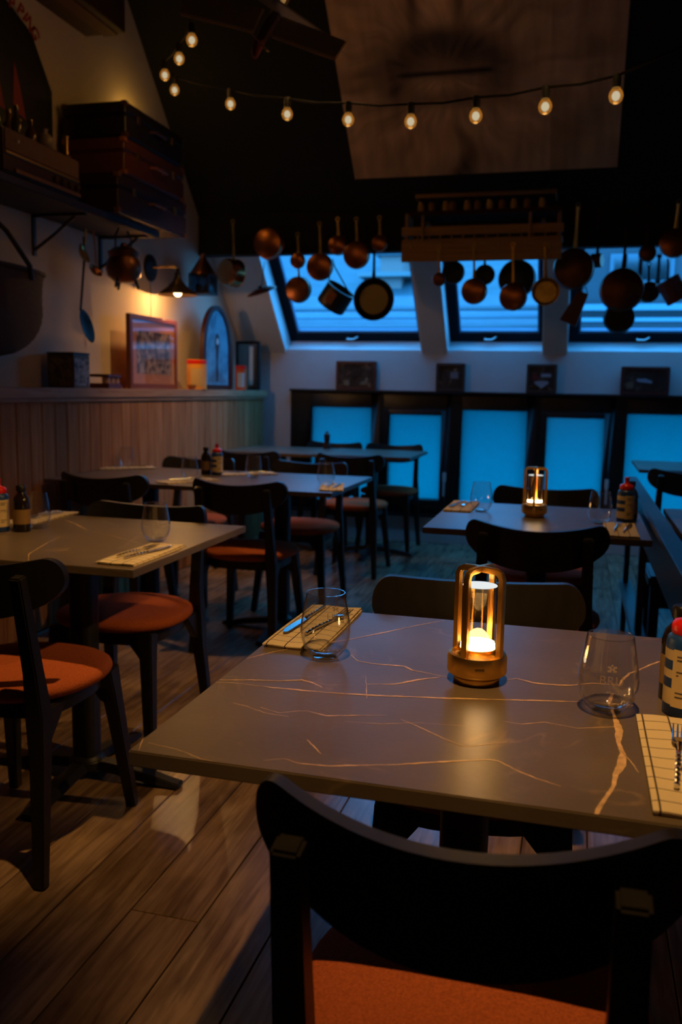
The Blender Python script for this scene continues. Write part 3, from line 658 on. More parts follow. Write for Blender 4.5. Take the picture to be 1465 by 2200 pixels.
setting(-1.66, 4.28, PI-.9, 'on the middle row right of the striped bottle')
setting(-2.38, 4.30, PI-.9, 'on the middle row against the pine wall')
setting(-.425, 3.42, PI, 'at the back left of the right-hand table')
setting(.155, 3.02, 0, 'on the right-hand table beside the dark rail')
setting(.50, 3.45, .3, 'on the table behind the dark rail at the right edge')
# lamps
LEDW = emis('lamp light disc', (1, .80, .50), 8.0)
TOPGLOW = emis('refracted top glow', (.80, .84, .84), 1.0)  # emission stands in for light refracted up through the crystal
CRYS = clear('crystal', (.93, .86, .78), 1.8, .04, film=.05)
def make_lamp(loc, label, rot, e):
    t = empty('table_lamp', loc, 0, label, 'lamp', 'brass cordless table lamps')
    MB().lathe([(0, 0), (.034, 0), (.036, .002), (.036, .010), (0, .010)], 40).build('foot', BRASS, t, smooth=50)
    MB().lathe([(0, .010), (.038, .010), (.0455, .016), (.0465, .019), (.0465, .040), (.0445, .046), (.040, .048), (.0385, .0465), (.034, .0455), (.028, .050), (.0285, .055), (0, .055)], 48).build('base', BRASS, t, smooth=40)
    MB().box(.0462, .0475, -.007, .007, .030, .034, Matrix.Rotation(rot-.95, 4, 'Z')).build('switch', mat('dark slot', (.08, .04, .01), .5), t)
    MB().lathe([(0, .055), (.0268, .055), (.0268, .0635), (0, .0635)], 32).build('light_disc', LEDW, t, smooth=50)
    MB().lathe([(0, .0636), (.0268, .0636), (.0270, .0640), (.0270, .1530), (.0266, .1534), (0, .1534)], 40).build('crystal_cylinder', CRYS, t, smooth=50)
    MB().lathe([(0, .1535), (.0268, .1535), (.0268, .1541), (0, .1541)], 32).build('crystal_top_glow', TOPGLOW, t, smooth=50)
    for k_ in range(2):
        R = Matrix.Rotation(rot+k_*PI/2, 4, 'Z'); r = .0385; zt = .179-.0
        pts = [(-r, 0, .044), (-r, 0, .168), (-r+.003, 0, .1755), (-r+.011, 0, zt), (0, 0, zt+.001), (r-.011, 0, zt), (r-.003, 0, .1755), (r, 0, .168), (r, 0, .044)]
        MB().tube([R @ Vector(p) for p in pts], 0.0048, 4, flat=1, upv=R @ Vector((0, 1, 0))).build('frame_hoop', BRASS, t, bevel=.0012)
    MB().lathe([(0, .1835), (.006, .1835), (.0065, .180), (0, .180)], 16).build('top_button', BRASS, t)
    light('lamp_light', 'POINT', (0, 0, .058), e, (1, .55, .17), .0255, t)
    light('lamp_uplight', 'POINT', (0, 0, .162), e*.35, (1, .55, .17), .02, t)
    return t
pl = gz(1023, 1462, TT)
yawc = math.atan2(pl[1], pl[0])-PI/2
make_lamp(pl, 'larger glowing brass and crystal lamp on the near marble table', -PI/6+yawc, 1.0)
make_lamp(gz(1147, 1110, TT), 'glowing brass and crystal lamp further back on the right-hand table', -PI/6+.5, .45)
# sauce bottles
BLUE = mat('deep blue plastic', (.01, .05, .22), .35); CREAM = mat('cream label', (.62, .46, .25), .6); RED = mat('red plastic cap', (.65, .012, .01), .3); DKG = mat('dark brown glass', (.012, .007, .004), .12)
LBL = mat('label print', (.08, .06, .08), .6)
def make_sauce(loc, label, rz_=0):
    t = empty('sauce_bottle', loc, rz_, label, 'bottle', 'blue and cream striped sauce bottles')
    MB().lathe([(0, 0), (.027, 0), (.030, .004), (.030, .104), (.0285, .112), (.023, .118), (0, .118)], 32).build('body', BLUE, t, smooth=50)
    for z0, z1 in ((.018, .042), (.056, .068), (.082, .097)): MB().lathe([(.0303, z0), (.0303, z1)], 32).build('label_stripe', CREAM, t)
    mb = MB(); vs = []; fs = []
    for i in range(9):
        a = -1.0+2.0*i/8; vs += [(.0306*math.cos(a), .0306*math.sin(a), .016), (.0306*math.cos(a), .0306*math.sin(a), .099)]
        if i: fs.append((2*i-2, 2*i, 2*i+1, 2*i-1))
    lab = mb.add(vs, fs).build('label_panel', CREAM, t)
    mb = MB()
    for q, (a0, a1, z) in enumerate([(-.8, -.1, .088), (-.8, -.3, .083), (-.8, -.2, .066), (-.8, .0, .061), (.15, .9, .082), (.15, .9, .074), (.15, .7, .066), (.15, .9, .058), (.15, .8, .050), (-.8, -.2, .036), (-.8, -.4, .03)]):
        vs = []
        for a in (a0, a1):
            for dz in (0, .0022): vs.append((.0309*math.cos(a), .0309*math.sin(a), z+dz))
        am = (a0+a1)/2
        for dz in (0, .0022): vs.append((.03095*math.cos(am), .03095*math.sin(am), z+dz))
        mb.add(vs, [(0, 4, 5, 1), (4, 2, 3, 5)])
    mb.build('small_print', LBL, lab)
    MB().lathe([(0, .118), (.0235, .118), (.0245, .121), (.0245, .130), (.021, .136), (.010, .139), (.008, .142), (.008, .156), (.0095, .158), (.0095, .162), (0, .163)], 28).build('cap', RED, t, smooth=50)
    return t
def make_dark(loc, label, rz_=0):
    t = empty('sauce_bottle', loc, rz_, label, 'bottle', 'dark brown sauce bottles beside the striped ones')
    MB().lathe([(0, 0), (.024, 0), (.026, .003), (.026, .09), (.022, .105), (.012, .118), (.011, .13), (0, .13)], 28).build('body', DKG, t, smooth=50)
    MB().lathe([(0, .125), (.014, .125), (.0145, .140), (.012, .143), (0, .143)], 20).build('cap', DARKM, t, smooth=50)
    MB().lathe([(.0263, .025), (.0263, .07)], 28).build('label_band', mat('brown label', (.22, .12, .04), .6), t); return t
sp = Vector((.168, 1.285, TT))
s0_ = make_sauce(sp, 'striped sauce bottle with red cap on the near table, right edge', cang(sp)+.35)
d0_ = make_dark(sp+Vector((-.004, .062, 0)), 'dark sauce bottle behind the striped one on the near table')
for p, labs in ((Vector((-1.705, 2.285, TT)), ('striped sauce bottle with red cap at the left picture edge', 'dark sauce bottle between striped bottle and glass on the left table')),
                (Vector((-1.80, 4.19, TT)), ('striped sauce bottle with red cap on the second table row', 'dark sauce bottle left of the striped one on the second table row')),
                (Vector((.178, 3.23, TT)), ('striped sauce bottle with red cap on the right-hand table', 'dark sauce bottle behind the striped one on the right-hand table'))):
    a = cang(p); copy_tree(s0_, p, a+.95, labs[0]); off = Vector((.066, .02, 0)) if p.x < -1.75 or p.x < 0 else Vector((.02, .062, 0))
    if p.x < -1.75: off = Vector((-.062, .0, 0))
    copy_tree(d0_, p+off, a, labs[1])
# pepper mill on the last table
pg = gz(702, 964, TT); t = empty('pepper_mill', pg, 0, 'dark wooden pepper mill on the last table in front of the first frosted pane', 'mill')
MB().lathe([(0, 0), (.030, 0), (.031, .012), (.022, .035), (.020, .06), (.026, .078), (.024, .086), (0, .086)], 24).build('mill_body', mat('dark mill wood', (.035, .012, .008), .35), t, smooth=50)
MB().lathe([(0, .087), (.022, .087), (.026, .10), (.022, .114), (.010, .120), (.012, .128), (.007, .135), (0, .136)], 24).build('mill_head', MATS['dark mill wood'], t, smooth=50)
# ================================================================== DIVIDER RAIL ON THE RIGHT
t = empty('divider_rail', (.275, 3.0, 0), 0, 'dark stained divider rail with blue-lit top along the right-hand tables', 'railing')
B(-.024, .030, -1.0, 1.66, .765, .79).build('cap_rail', BOARDW, t, bevel=.004)
B(-.014, .012, -.98, 1.63, .635, .765).build('side_panel', BOARDW, t, bevel=.002)
B(-.024, .030, -1.0, 1.66, .215, .255).build('bottom_rail', BOARDW, t, bevel=.004)
for y in (-.75, .62, 1.60): B(-.012, .014, y-.03, y+.03, 0, .635).build('post', BOARDW, t, bevel=.003)
t = empty('bench', (.62, 3.95, 0), 0, 'low black bench behind the dark rail at the right edge', 'bench')
B(-.30, .5, -.16, .16, .40, .45).build('seat', BLACKW, t, bevel=.008); B(-.30, .5, .12, .16, .25, .40).build('apron', BLACKW, t, bevel=.003)
for x in (-.27, .45):
    for y in (-.13, .13): B(x-.02, x+.02, y-.02, y+.02, 0, .40).build('leg', BLACKW, t, bevel=.003)
# ================================================================== THINGS ON THE LEDGE
LZ = 1.185
def pic(name, loc, w, h, face, label, fm, art, fr=.022, dp=.02, group=None, mount=None):
    """face 'x': looks to +X, 'y': looks to -Y ; base centre at loc"""
    t = empty(name, loc, PI/2 if face == 'x' else 0, label, 'picture', group)
    mb = MB(); y0, y1 = -dp/2, dp/2
    mb.box(-w/2, -w/2+fr, y0, y1, 0, h).box(w/2-fr, w/2, y0, y1, 0, h).box(-w/2+fr, w/2-fr, y0, y1, 0, fr).box(-w/2+fr, w/2-fr, y0, y1, h-fr, h)
    mb.build('frame', fm, t, bevel=.003)
    B(-w/2+fr, w/2-fr, y0+.009, y1, fr, h-fr).build('backing', mount or art, t)
    if mount:
        q = .14*min(w, h); B(-w/2+fr+q, w/2-fr-q, y0+.0075, y0+.0095, fr+q, h-fr-q).build('print', art, t)
    B(-w/2+fr, w/2-fr, y0+.004, y0+.0055, fr, h-fr).build('glazing', GLASS, t)
    return t
MAHO = mat('mahogany frame', (.16, .045, .02), .3); MAHD = mat('dark red frame', (.10, .02, .015), .4)
def blotch(name, stops, scale=9, detail=3, dist=1.0, seed=0):
    m = bpy.data.materials.new(name); m.use_nodes = True; nt = m.node_tree; N = nt.nodes; L = nt.links; b = N['Principled BSDF']; b.inputs['Roughness'].default_value = .6
    t = N.new('ShaderNodeTexCoord'); mp = N.new('ShaderNodeMapping'); mp.inputs['Location'].default_value = (seed, seed*2, seed); n = N.new('ShaderNodeTexNoise'); n.inputs['Scale'].default_value = scale; n.inputs['Detail'].default_value = detail; n.inputs['Distortion'].default_value = dist
    L.new(t.outputs['Object'], mp.inputs[0]); L.new(mp.outputs[0], n.inputs['Vector']); r = N.new('ShaderNodeValToRGB'); L.new(n.outputs[0], r.inputs[0]); e = r.color_ramp.elements
    while len(e) < len(stops): e.new(.5)
    for i, (p, c) in enumerate(stops): e[i].position = p; e[i].color = (*c, 1)
    L.new(r.outputs[0], b.inputs['Base Color']); return m
art1 = blotch('sepia street photograph', [(.35, (.03, .025, .03)), (.48, (.20, .12, .08)), (.55, (.45, .30, .18)), (.68, (.6, .42, .22))], 22, 4, .5)
p = pic('picture_frame', (-2.585, 5.02, LZ), .63, .44, 'x', 'wide mahogany framed sepia street photograph on the ledge under the wall lamp', MAHO, art1, .03, .03, mount=mat('pinkish mount', (.62, .26, .10), .7))
# arched picture
t = empty('arched_picture', (-2.56, 5.95, LZ), PI/2, 'tall arched picture of a dark figure, blue window reflection painted in, on the ledge', 'picture')
def arch(w, h, n=20): return [(w/2, 0)]+[(w/2*math.cos(PI*i/n), h-w*.62+w*.62*math.sin(PI*i/n)) for i in range(n+1)]+[(-w/2, 0)]
MX = Matrix(((1, 0, 0, 0), (0, 0, -1, 0), (0, 1, 0, 0), (0, 0, 0, 1)))
ao = arch(.52, .60); ai = [(x*.80, .035+y*.885) for x, y in ao]
mb = MB(); n = len(ao)
for dz, (A, Bp) in ((0, (ao, ai)),):
    vs = [MX @ Vector((x, y, z)) for z in (-.016, .016) for P_ in (A, Bp) for x, y in P_]
    fs = []
    for i in range(n):
        j = (i+1) % n; fs += [(i, j, n+j, n+i), (2*n+i, 3*n+i, 3*n+j, 2*n+j), (i, 2*n+i, 2*n+j, j), (n+i, n+j, 3*n+j, 3*n+i)]
    mb.add(vs, fs)
mb.build('arch_frame', mat('very dark red wood', (.035, .008, .006), .35), t, bevel=.003)
MB().prism(ai, -.006, .006, MX).build('picture', blotch('painting with blue reflection', [(.3, (.04, .16, .24)), (.6, (.16, .34, .44))], 8), t, smooth=0)  # blue window reflection is put into the picture's colour
fig = [(-.012, .06), (.012, .06), (.022, .13), (.008, .19), (.03, .30), (.034, .36), (.018, .40), (-.018, .40), (-.034, .36), (-.03, .30), (-.008, .19), (-.022, .13)]
MB().prism(fig, .006, .0085, MX).build('painted_figure', mat('painted dark figure', (.05, .02, .02), .6), t, smooth=0)
MB().lathe([(0, 0), (.022, 0), (.022, .002), (0, .002)], 20, MX @ Matrix.Translation((0, .345, .0085))).build('painted_face', mat('painted pale face', (.6, .62, .62), .6), t)
for k_ in range(5): MB().prism([(-.17+.02*k_, .055+.014*k_), (.17-.02*k_, .055+.014*k_), (.16-.02*k_, .062+.014*k_), (-.16+.02*k_, .062+.014*k_)], .006, .0078, MX).build('painted_wave', mat('painted grey waves', (.12, .12, .14), .6), t, smooth=0)
# black box frame across the ledge end
t = pic('box_frame', (-2.575, 6.62, LZ), .20, .385, 'y', 'black box frame with pale upright stripe at the ledge end', BLACKP, mat('black board', (.01, .01, .012), .4), .02, .045)
B(.018, .050, -.0205, -.016, .04, .345).build('pale_stripe', mat('pale blue paper', (.5, .62, .7), .5), t)
# tins, jar, small boxes
def tin(loc, w, d, h, rz_, label, m1, m2):
    t = empty('tin_box', loc, rz_, label, 'tin'); B(-w/2, w/2, -d/2, d/2, 0, h).build('tin_body', m1, t, bevel=.004); B(-w/2-.002, w/2+.002, -d/2-.002, d/2+.002, h, h+.010).build('lid', DARKM, t, bevel=.002)
    B(w/2, w/2+.0015, -d/2+.008, d/2-.008, .012, h-.02).build('label_side', m2, t); B(-w/2+.01, w/2-.01, -d/2-.0015, -d/2, .012, h-.02).build('label_front', m2 if m1 is m2 else blotch('olive print', [(.35, (.05, .035, .02)), (.6, (.22, .15, .05))], 30), t); return t
tin((-2.585, 4.075, LZ), .155, .155, .172, .0, 'tall old printed tin box on the ledge above the left table', mat('olive brown tin', (.10, .07, .03), .5), blotch('blue grey print', [(.4, (.04, .045, .06)), (.55, (.30, .27, .25))], 40))
t = empty('spice_box', (-2.57, 4.42, LZ), 0, 'short brown spice box right of the printed tin on the ledge', 'box')
B(-.06, .06, -.075, .075, 0, .028).build('box_bottom', MAHD, t, bevel=.003); B(-.06, .06, -.075, .075, .062, .078).build('lid', MAHD, t, bevel=.003)
for y in (-.05, 0, .05): MB().lathe([(0, .028), (.022, .028), (.022, .062), (0, .062)], 16, Matrix.Translation((.03, y, 0))).build('small_jar', mat('pinkish jar content', (.35, .2, .15), .4), t)
def can(loc, r, h, label, c1, c2):
    t = empty('round_tin', loc, cang(loc), label, 'tin'); MB().lathe([(0, 0), (r, 0), (r, h), (0, h)], 28).build('tin_body', c1, t, smooth=50, bevel=.002)
    MB().lathe([(r+.0012, h*.86), (r+.0012, h*.98)], 28).build('red_band', RED, t)
    vs = []; fs = []
    for i in range(7):
        a = -.6+1.2*i/6; vs += [((r+.0014)*math.cos(a), (r+.0014)*math.sin(a), h*.12), ((r+.0014)*math.cos(a), (r+.0014)*math.sin(a), h*.70)]
        if i: fs.append((2*i-2, 2*i, 2*i+1, 2*i-1))
    MB().add(vs, fs).build('label_panel', c2, t); return t
can(Vector((-2.52, 5.52, LZ)), .068, .20, 'yellow and red round tin between the sepia photograph and the arched picture', mat('ochre yellow tin', (.75, .34, .05), .4), mat('pale figure label', (.55, .4, .2), .5))
can(Vector((-2.50, 6.28, LZ)), .045, .185, 'narrow red tin between the arched picture and the black box frame', mat('orange red tin', (.6, .10, .02), .4), mat('pale blue label', (.4, .55, .65), .5))
t = empty('small_bowl', (-2.50, 5.40, LZ), 0, 'tiny brown bowl at the foot of the sepia photograph', 'bowl'); MB().lathe([(0, 0), (.02, 0), (.032, .03), (.030, .03), (.018, .004), (0, .004)], 20).build('bowl', mat('orange brown glaze', (.35, .12, .03), .35), t, smooth=50)
# small pictures on the back wall sill
bl = [(.3, (.01, .01, .01)), (.55, (.05, .04, .03)), (.7, (.30, .22, .16))]
for i, (xa, xb, h, lab, fm, w_) in enumerate(((722, 808, .225, 'first small dark framed picture from the left on the window sill', MAHD, 0), (936, 998, .215, 'second small framed picture from the left on the sill, brown', mat('brown frame', (.06, .025, .015), .5), 1),
        (1130, 1195, .215, 'third small framed picture on the sill, with a pale heart-shaped patch', MATS.get('brown frame') or MAHD, 2), (1332, 1437, .205, 'fourth and widest small red framed picture on the sill, at the right', MAHD, 3))):
    fm = MATS['brown frame'] if i in (1, 2) else MAHD
    a, b = gy(xa, 836, 6.825), gy(xb, 836, 6.825); w_ = b.x-a.x
    t = pic('small_picture', ((a.x+b.x)/2, 6.823, 1.2035), w_, h, 'y', lab, fm, blotch('small dark print %s' % 'abcd'[i], bl, 14, 3, 1, i*3.1), .022, .03, 'small pictures on the window sill')
    if i == 0:
        B(-.10, -.055, -.0075, -.006, .035, .075).build('pale_patch', mat('greyish cream ink', (.30, .27, .20), .6), t); MB().prism([(.03, .04), (.09, .045), (.10, .09), (.085, .105), (.07, .07), (.035, .06)], .006, .0075, MX).build('pale_patch', MATS['greyish cream ink'], t)
    if i == 1: B(.0, .06, -.0075, -.006, .10, .15).build('pale_patch', mat('cool grey ink', (.30, .38, .5), .6), t); MB().lathe([(0, 0), (.012, 0), (.012, .0015), (0, .0015)], 14, MX @ Matrix.Translation((.035, .165, .006))).build('sun_spot', mat('tan ink', (.5, .33, .15), .6), t)
    if i == 2: MB().prism([(0, .035), (.055, .075), (.045, .09), (-.045, .09), (-.055, .075)], .006, .0075, MX).build('pale_heart', mat('pale blue ink', (.45, .6, .75), .5), t); B(-.005, .07, -.0075, -.006, .12, .145).build('pale_patch', MATS['pale blue ink'], t); B(-.07, -.03, -.0075, -.006, .10, .14).build('red_patch', mat('dull red ink', (.25, .03, .04), .6), t)
    if i == 3: MB().prism([(-.06, .115), (0, .12), (.05, .10), (.05, .085), (-.05, .095)], .006, .0075, MX).build('pale_patch', MATS['pale blue ink'], t); B(-.13, -.08, -.0075, -.006, .045, .09).build('brown_patch', MATS['greyish cream ink'], t)
# ================================================================== WALL LAMP
sb = Vector((XL, 5.23, 1.955))
t = empty('wall_lamp', sb, 0, 'lit wall lamp with a dark cone shade and a brass arm over the sepia photograph', 'lamp')
MB().lathe([(0, 0), (.085, 0), (.083, .012), (.062, .022), (0, .022)], 28, Matrix.Rotation(PI/2, 4, 'Y') @ Matrix.Scale(1.0, 4, (1, 0, 0))).build('wall_plate', DARKM, t, smooth=50)
sx_ = .195
MB().tube([(.02, 0, 0), (.10, 0, .006), (sx_-.02, 0, .0), (sx_, 0, -.02)], .0065, 10).build('arm', BRASSD, t)
MB().lathe([(.0, -.005), (.012, -.008), (.013, -.03), (.020, -.035), (.020, -.060), (.024, -.068), (.0, -.068)], 20, Matrix.Translation((sx_, 0, 0))).build('lamp_holder', DARKM, t, smooth=40)
pr = [(.022, -.066), (.030, -.085), (.066, -.125), (.122, -.166), (.126, -.172), (.124, -.174), (.064, -.130), (.028, -.090), (.020, -.070)]
MB().lathe(pr, 40, Matrix.Translation((sx_, 0, 0)), close=True).build('cone_shade', mat('bronze shade', (.06, .035, .02), .35, .8), t, smooth=50)
MB().sphere((sx_, 0, -.158), .026, 20).build('bulb', emis('wall bulb glow', (1, .70, .34), 7.0), t)
MB().tube([(.005, 0, -.05), (.004, .003, -.20), (.004, 0, -.31)], .0022, 6).build('cable', mat('brown cable', (.05, .03, .02), .6), t)
light('wall_lamp_light', 'POINT', (sx_-.0, 0, -.190), 8.5, (1, .50, .16), .012, t)
# ================================================================== SHELF WITH SUITCASES, RADIO ETC.
t = empty('wall_shelf', (XL, 4.0, 2.045), 0, 'dark wooden wall shelf on black brackets carrying the old radio and the suitcases', 'shelf')
B(0, .33, -1.4, .72, 0, .035).build('shelf_board', mat('very dark brown wood', (.02, .010, .007), .55), t, bevel=.004)
for y in (-.9, -.02, .62):
    MB().box(0, .012, y-.012, y+.012, -.20, 0).box(0, .30, y-.012, y+.012, -.012, 0).tube([(.01, y, -.17), (.12, y, -.10), (.24, y, -.014)], .008, 8).build('bracket', IRON, t)
SZ = 2.08
def suitcase(loc, w, d, h, label, m, trim, latches=True):
    t = empty('suitcase', loc, 0, label, 'suitcase', 'old suitcases stacked on the shelf')
    B(-w/2, w/2, -d/2, d/2, 0, h*.62).build('body', m, t, bevel=.010, seg=3); B(-w/2, w/2, -d/2, d/2, h*.635, h).build('lid', m, t, bevel=.010, seg=3)
    for x in (-1, 1):
        for y in (-1, 1):
            for z in (.012, h-.012): B(x*w/2-(.030 if x > 0 else .002), x*w/2+(.002 if x > 0 else .030), y*d/2-(.03 if y > 0 else .002), y*d/2+(.002 if y > 0 else .03), z-.013, z+.013).build('corner_guard', trim, t, bevel=.003)
    for y in (-d*.3, d*.3): MB().box(w/2, w/2+.006, y-.016, y+.016, h*.52, h*.74).build('latch', BRASSD, t, bevel=.002)
    MB().tube([(w/2, -.07, h*.5), (w/2+.03, -.065, h*.5), (w/2+.034, 0, h*.5), (w/2+.03, .065, h*.5), (w/2, .07, h*.5)], .008, 8).build('handle', trim, t); return t
suitcase((-2.495, 4.53, SZ), .37, .80, .195, 'bottom dark brown suitcase of the stack on the shelf', mat('dark brown leather', (.030, .011, .006), .45), mat('tan leather trim', (.16, .07, .02), .45))
suitcase((-2.485, 4.54, SZ+.197), .36, .70, .182, 'middle red brown leather suitcase of the stack on the shelf', mat('red brown leather', (.11, .028, .010), .38), mat('orange tan leather', (.30, .10, .025), .4))
suitcase((-2.485, 4.53, SZ+.381), .37, .66, .175, 'top black suitcase of the stack on the shelf', mat('black leather', (.012, .008, .006), .45), mat('worn brown trim', (.07, .03, .012), .45))
hb = Vector((-2.56, 4.78, SZ+.558)); t = empty('hat_box', hb, 0, 'round dark hat box lying on top of the suitcase stack', 'box')
MB().lathe([(0, 0), (.135, 0), (.135, .055), (0, .055)], 32).build('box_body', MATS['black leather'], t, bevel=.003); MB().lathe([(.1355, .035), (.1375, .035), (.1375, .062), (.0, .066), (0, .06), (.1355, .055)], 32).build('lid', MATS['worn brown trim'], t, smooth=40)
# glow behind the suitcases: made by an unseen bulb added there
# old radio
rb = Vector((-2.545, 3.615, SZ)); t = empty('old_radio', rb, 0, 'old valve radio with brass trims and four knobs at the left end of the shelf', 'radio')
B(-.15, .15, -.30, .30, .012, .195).build('cabinet', mat('walnut veneer', (.05, .018, .008), .35), t, bevel=.008)
B(.150, .154, -.28, .28, .105, .185).build('speaker_cloth', mat('brown speaker cloth', (.16, .08, .03), .9, noise=.3, nscale=300), t)
B(.150, .158, -.28, .285, .088, .098).build('brass_strip', BRASS, t, bevel=.001); B(.150, .160, -.22, .29, .020, .036).build('brass_strip', mat('worn gold trim', (.35, .17, .06), .4, .7), t, bevel=.001)
for y in (.08, .14, .20, .26): MB().lathe([(0, 0), (.016, 0), (.014, .016), (0, .017)], 18, Matrix.Translation((.152, y, .060)) @ Matrix.Rotation(PI/2, 4, 'Y')).build('knob', mat('dark knob', (.06, .035, .02), .25), t, smooth=40)
MB().lathe([(0, 0), (.008, 0), (.006, .012), (0, .013)], 14, Matrix.Translation((.152, -.20, .150)) @ Matrix.Rotation(PI/2, 4, 'Y')).build('button', mat('ivory button', (.7, .6, .45), .3), t)
for x in (-.12, .12):
    for y in (-.27, .27): B(x-.012, x+.012, y-.012, y+.012, 0, .012).build('foot', DARKM, t)
# trinkets on the radio
RZ = SZ+.195
def bottle(loc, r, h, label, m, grp='old bottles on the radio', cap=None):
    t = empty('small_bottle', loc, 0, label, 'bottle', grp)
    MB().lathe([(0, 0), (r, 0), (r*1.03, h*.05), (r, h*.55), (r*.45, h*.72), (r*.38, h*.92), (r*.48, h*.93), (r*.48, h), (0, h)], 20).build('bottle_body', m, t, smooth=50)
    MB().lathe([(0, h), (r*.4, h), (r*.4, h*1.07), (0, h*1.07)], 14).build('stopper', cap or BRASSD, t); return t
gmats = [mat('green bottle glass', (.03, .10, .02), .1), mat('amber bottle glass', (.25, .12, .02), .12), mat('smoky bottle glass', (.08, .07, .05), .1), mat('brown bottle glass', (.10, .04, .015), .12)]
for i, (y, x, h, r, mi, lab) in enumerate(((3.36, -2.46, .135, .028, 0, 'green bottle at the left picture edge on the radio'), (3.43, -2.52, .15, .026, 1, 'amber bottle second from the left on the radio'), (3.50, -2.45, .125, .022, 2, 'smoky bottle third from the left on the radio'),
        (3.56, -2.53, .13, .026, 1, 'amber bottle in the middle of the radio top'), (3.62, -2.46, .10, .024, 3, 'short brown bottle right of the middle of the radio'), (3.67, -2.55, .12, .020, 2, 'slim smoky bottle at the back right of the radio'))):
    bottle((x, y, RZ), r, h, lab, gmats[mi])
t = empty('round_flask', (-2.47, 3.745, RZ), 0, 'round pale flask near the right end of the radio', 'flask'); MB().sphere((0, 0, .045), .040, 20, (1, 1, 1)).lathe([(0, 0), (.022, 0), (.022, .008), (0, .012)], 18).lathe([(.012, .08), (.012, .10), (.016, .102), (0, .102)], 16).build('flask_body', mat('frosty brown glass', (.32, .24, .16), .3), t, smooth=50)
t = empty('brass_candlestick', (-2.43, 3.86, RZ), 0, 'small brass candlestick at the right end of the radio beside the suitcases', 'candlestick')
MB().lathe([(0, 0), (.020, 0), (.018, .008), (.006, .014), (.010, .026), (.005, .036), (.009, .09), (.012, .10), (0, .10)], 20).build('candlestick', BRASS, t, smooth=50)
# sign on the wall above the radio
sg = Vector((-2.655, 3.62, RZ+.002)); t = empty('arched_sign', sg, PI/2, 'black arched sign with red lettering and red sails, top left', 'sign')
pts = [(-.47, .0), (.46, .0), (.46, .38), (.30, .60), (0, .72), (-.30, .60), (-.47, .38)]
MB().prism(pts, -.012, .012, MX).build('board', mat('black sign board', (.006, .005, .005), .5), t, bevel=.003)
pin = [(x*.88, .04+y*.88) for x, y in pts]
MB().prism(pin, .012, .0135, MX).build('sign_face', mat('dark sign paint', (.014, .010, .008), .5), t)
REDP = mat('faded red paint', (.30, .03, .015), .6)
word = 'SHIPPING'
LP = [(-70, 60), (-52, 38), (-28, 14), (-2, 2), (26, 7), (45, 22), (55, 36), (65, 52), (76, 72)]
for i, ch in enumerate('SHI PPING'):
    if ch == ' ': continue
    q_ = gx(*LP[i], -2.638)-sg; ang = math.radians([62, 45, 30, 8, -12, -32, -42, -50, -60][i])
    me = text_mesh(ch, .085, .0012, 1, .002); me.materials.clear(); me.materials.append(REDP)
    me.transform(Matrix.Rotation(ang, 4, 'Z')); me.transform(Matrix.Translation((q_.y, q_.z, .0145))); me.transform(MX)
    o = bpy.data.objects.new('letter', me); C.objects.link(o); o.parent = t
for x in (.02, .18):
    MB().prism([(x-.03, .42), (x-.05, .20), (x+.05, .18), (x+.01, .32)], .0135, .015, MX).build('red_sail', REDP, t)
MB().prism([(-.20, .16), (.30, .14), (.24, .09), (-.15, .10)], .0135, .015, MX).build('painted_hull', mat('dull grey paint', (.05, .045, .03), .6), t)
# ---------------- things hanging under the shelf
def hang_ladle(p0, p1, rb_, label, m, tilt, grp='ladles hanging under the shelf', yaw=0, flat=.55):
    p0, p1 = Vector(p0), Vector(p1); t = empty('ladle', p0, 0, label, 'ladle', grp); q = p1-p0
    MB().tube([(0, 0, 0), q*.5+Vector((0, .004, 0)), q*.92, q], .0045, 8).build('handle', m, t)
    M = Matrix.Translation(q+Vector((0, 0, -rb_*.8))) @ Euler((tilt, 0, yaw)).to_matrix().to_4x4()
    MB().lathe([(0, -rb_*flat), (rb_*.5, -rb_*flat*.85), (rb_*.86, -rb_*flat*.45), (rb_, 0), (rb_*.94, 0), (rb_*.8, -rb_*flat*.4), (rb_*.45, -rb_*flat*.78), (0, -rb_*flat*.92)], 28, M).build('bowl', m, t, smooth=60); return t
a = gx(181, 560, -2.50); b = gx(173, 668, -2.50)
t = empty('skimmer', a, 0, 'long black skimmer hanging below the shelf, its oval pan tilted down to the right', 'skimmer')
q = b-a; MB().tube([(0, 0, .12), (0, 0, 0), q*.6, q], [.004, .006, .006, .006], 8).build('handle', DARKM, t)
M = Matrix.Translation(q+Vector((0, .075, -.085))) @ Matrix.Rotation(math.radians(-58), 4, 'X') @ Matrix.Rotation(.25, 4, 'Y') @ Matrix.Diagonal((.85, 1.25, 1, 1))
M = Matrix.Translation(q+Vector((.0, .062, -.072))) @ Matrix(((0, 0, 1, 0), (1, 0, 0, 0), (0, 1, 0, 0), (0, 0, 0, 1))) @ Matrix.Rotation(math.radians(-52), 4, 'Z') @ Matrix.Diagonal((.098, .050, .016, 1))
MB().lathe([(0, -1), (.6, -.8), (1, 0), (.95, .1), (.55, -.55), (0, -.75)], 32, M).build('pan', DARKM, t, smooth=60)
a = gx(184, 492, -2.46); hang_ladle(a, gx(183, 525, -2.46), .052, 'round brass-edged ladle hanging left of the copper kettle', BRASSD, 1.2, yaw=1.9)
a = gx(200, 495, -2.42); hang_ladle(a, gx(206, 566, -2.42), .040, 'smaller copper ladle catching a highlight, right of the brass-edged one', COPPER, .9, yaw=1.5)
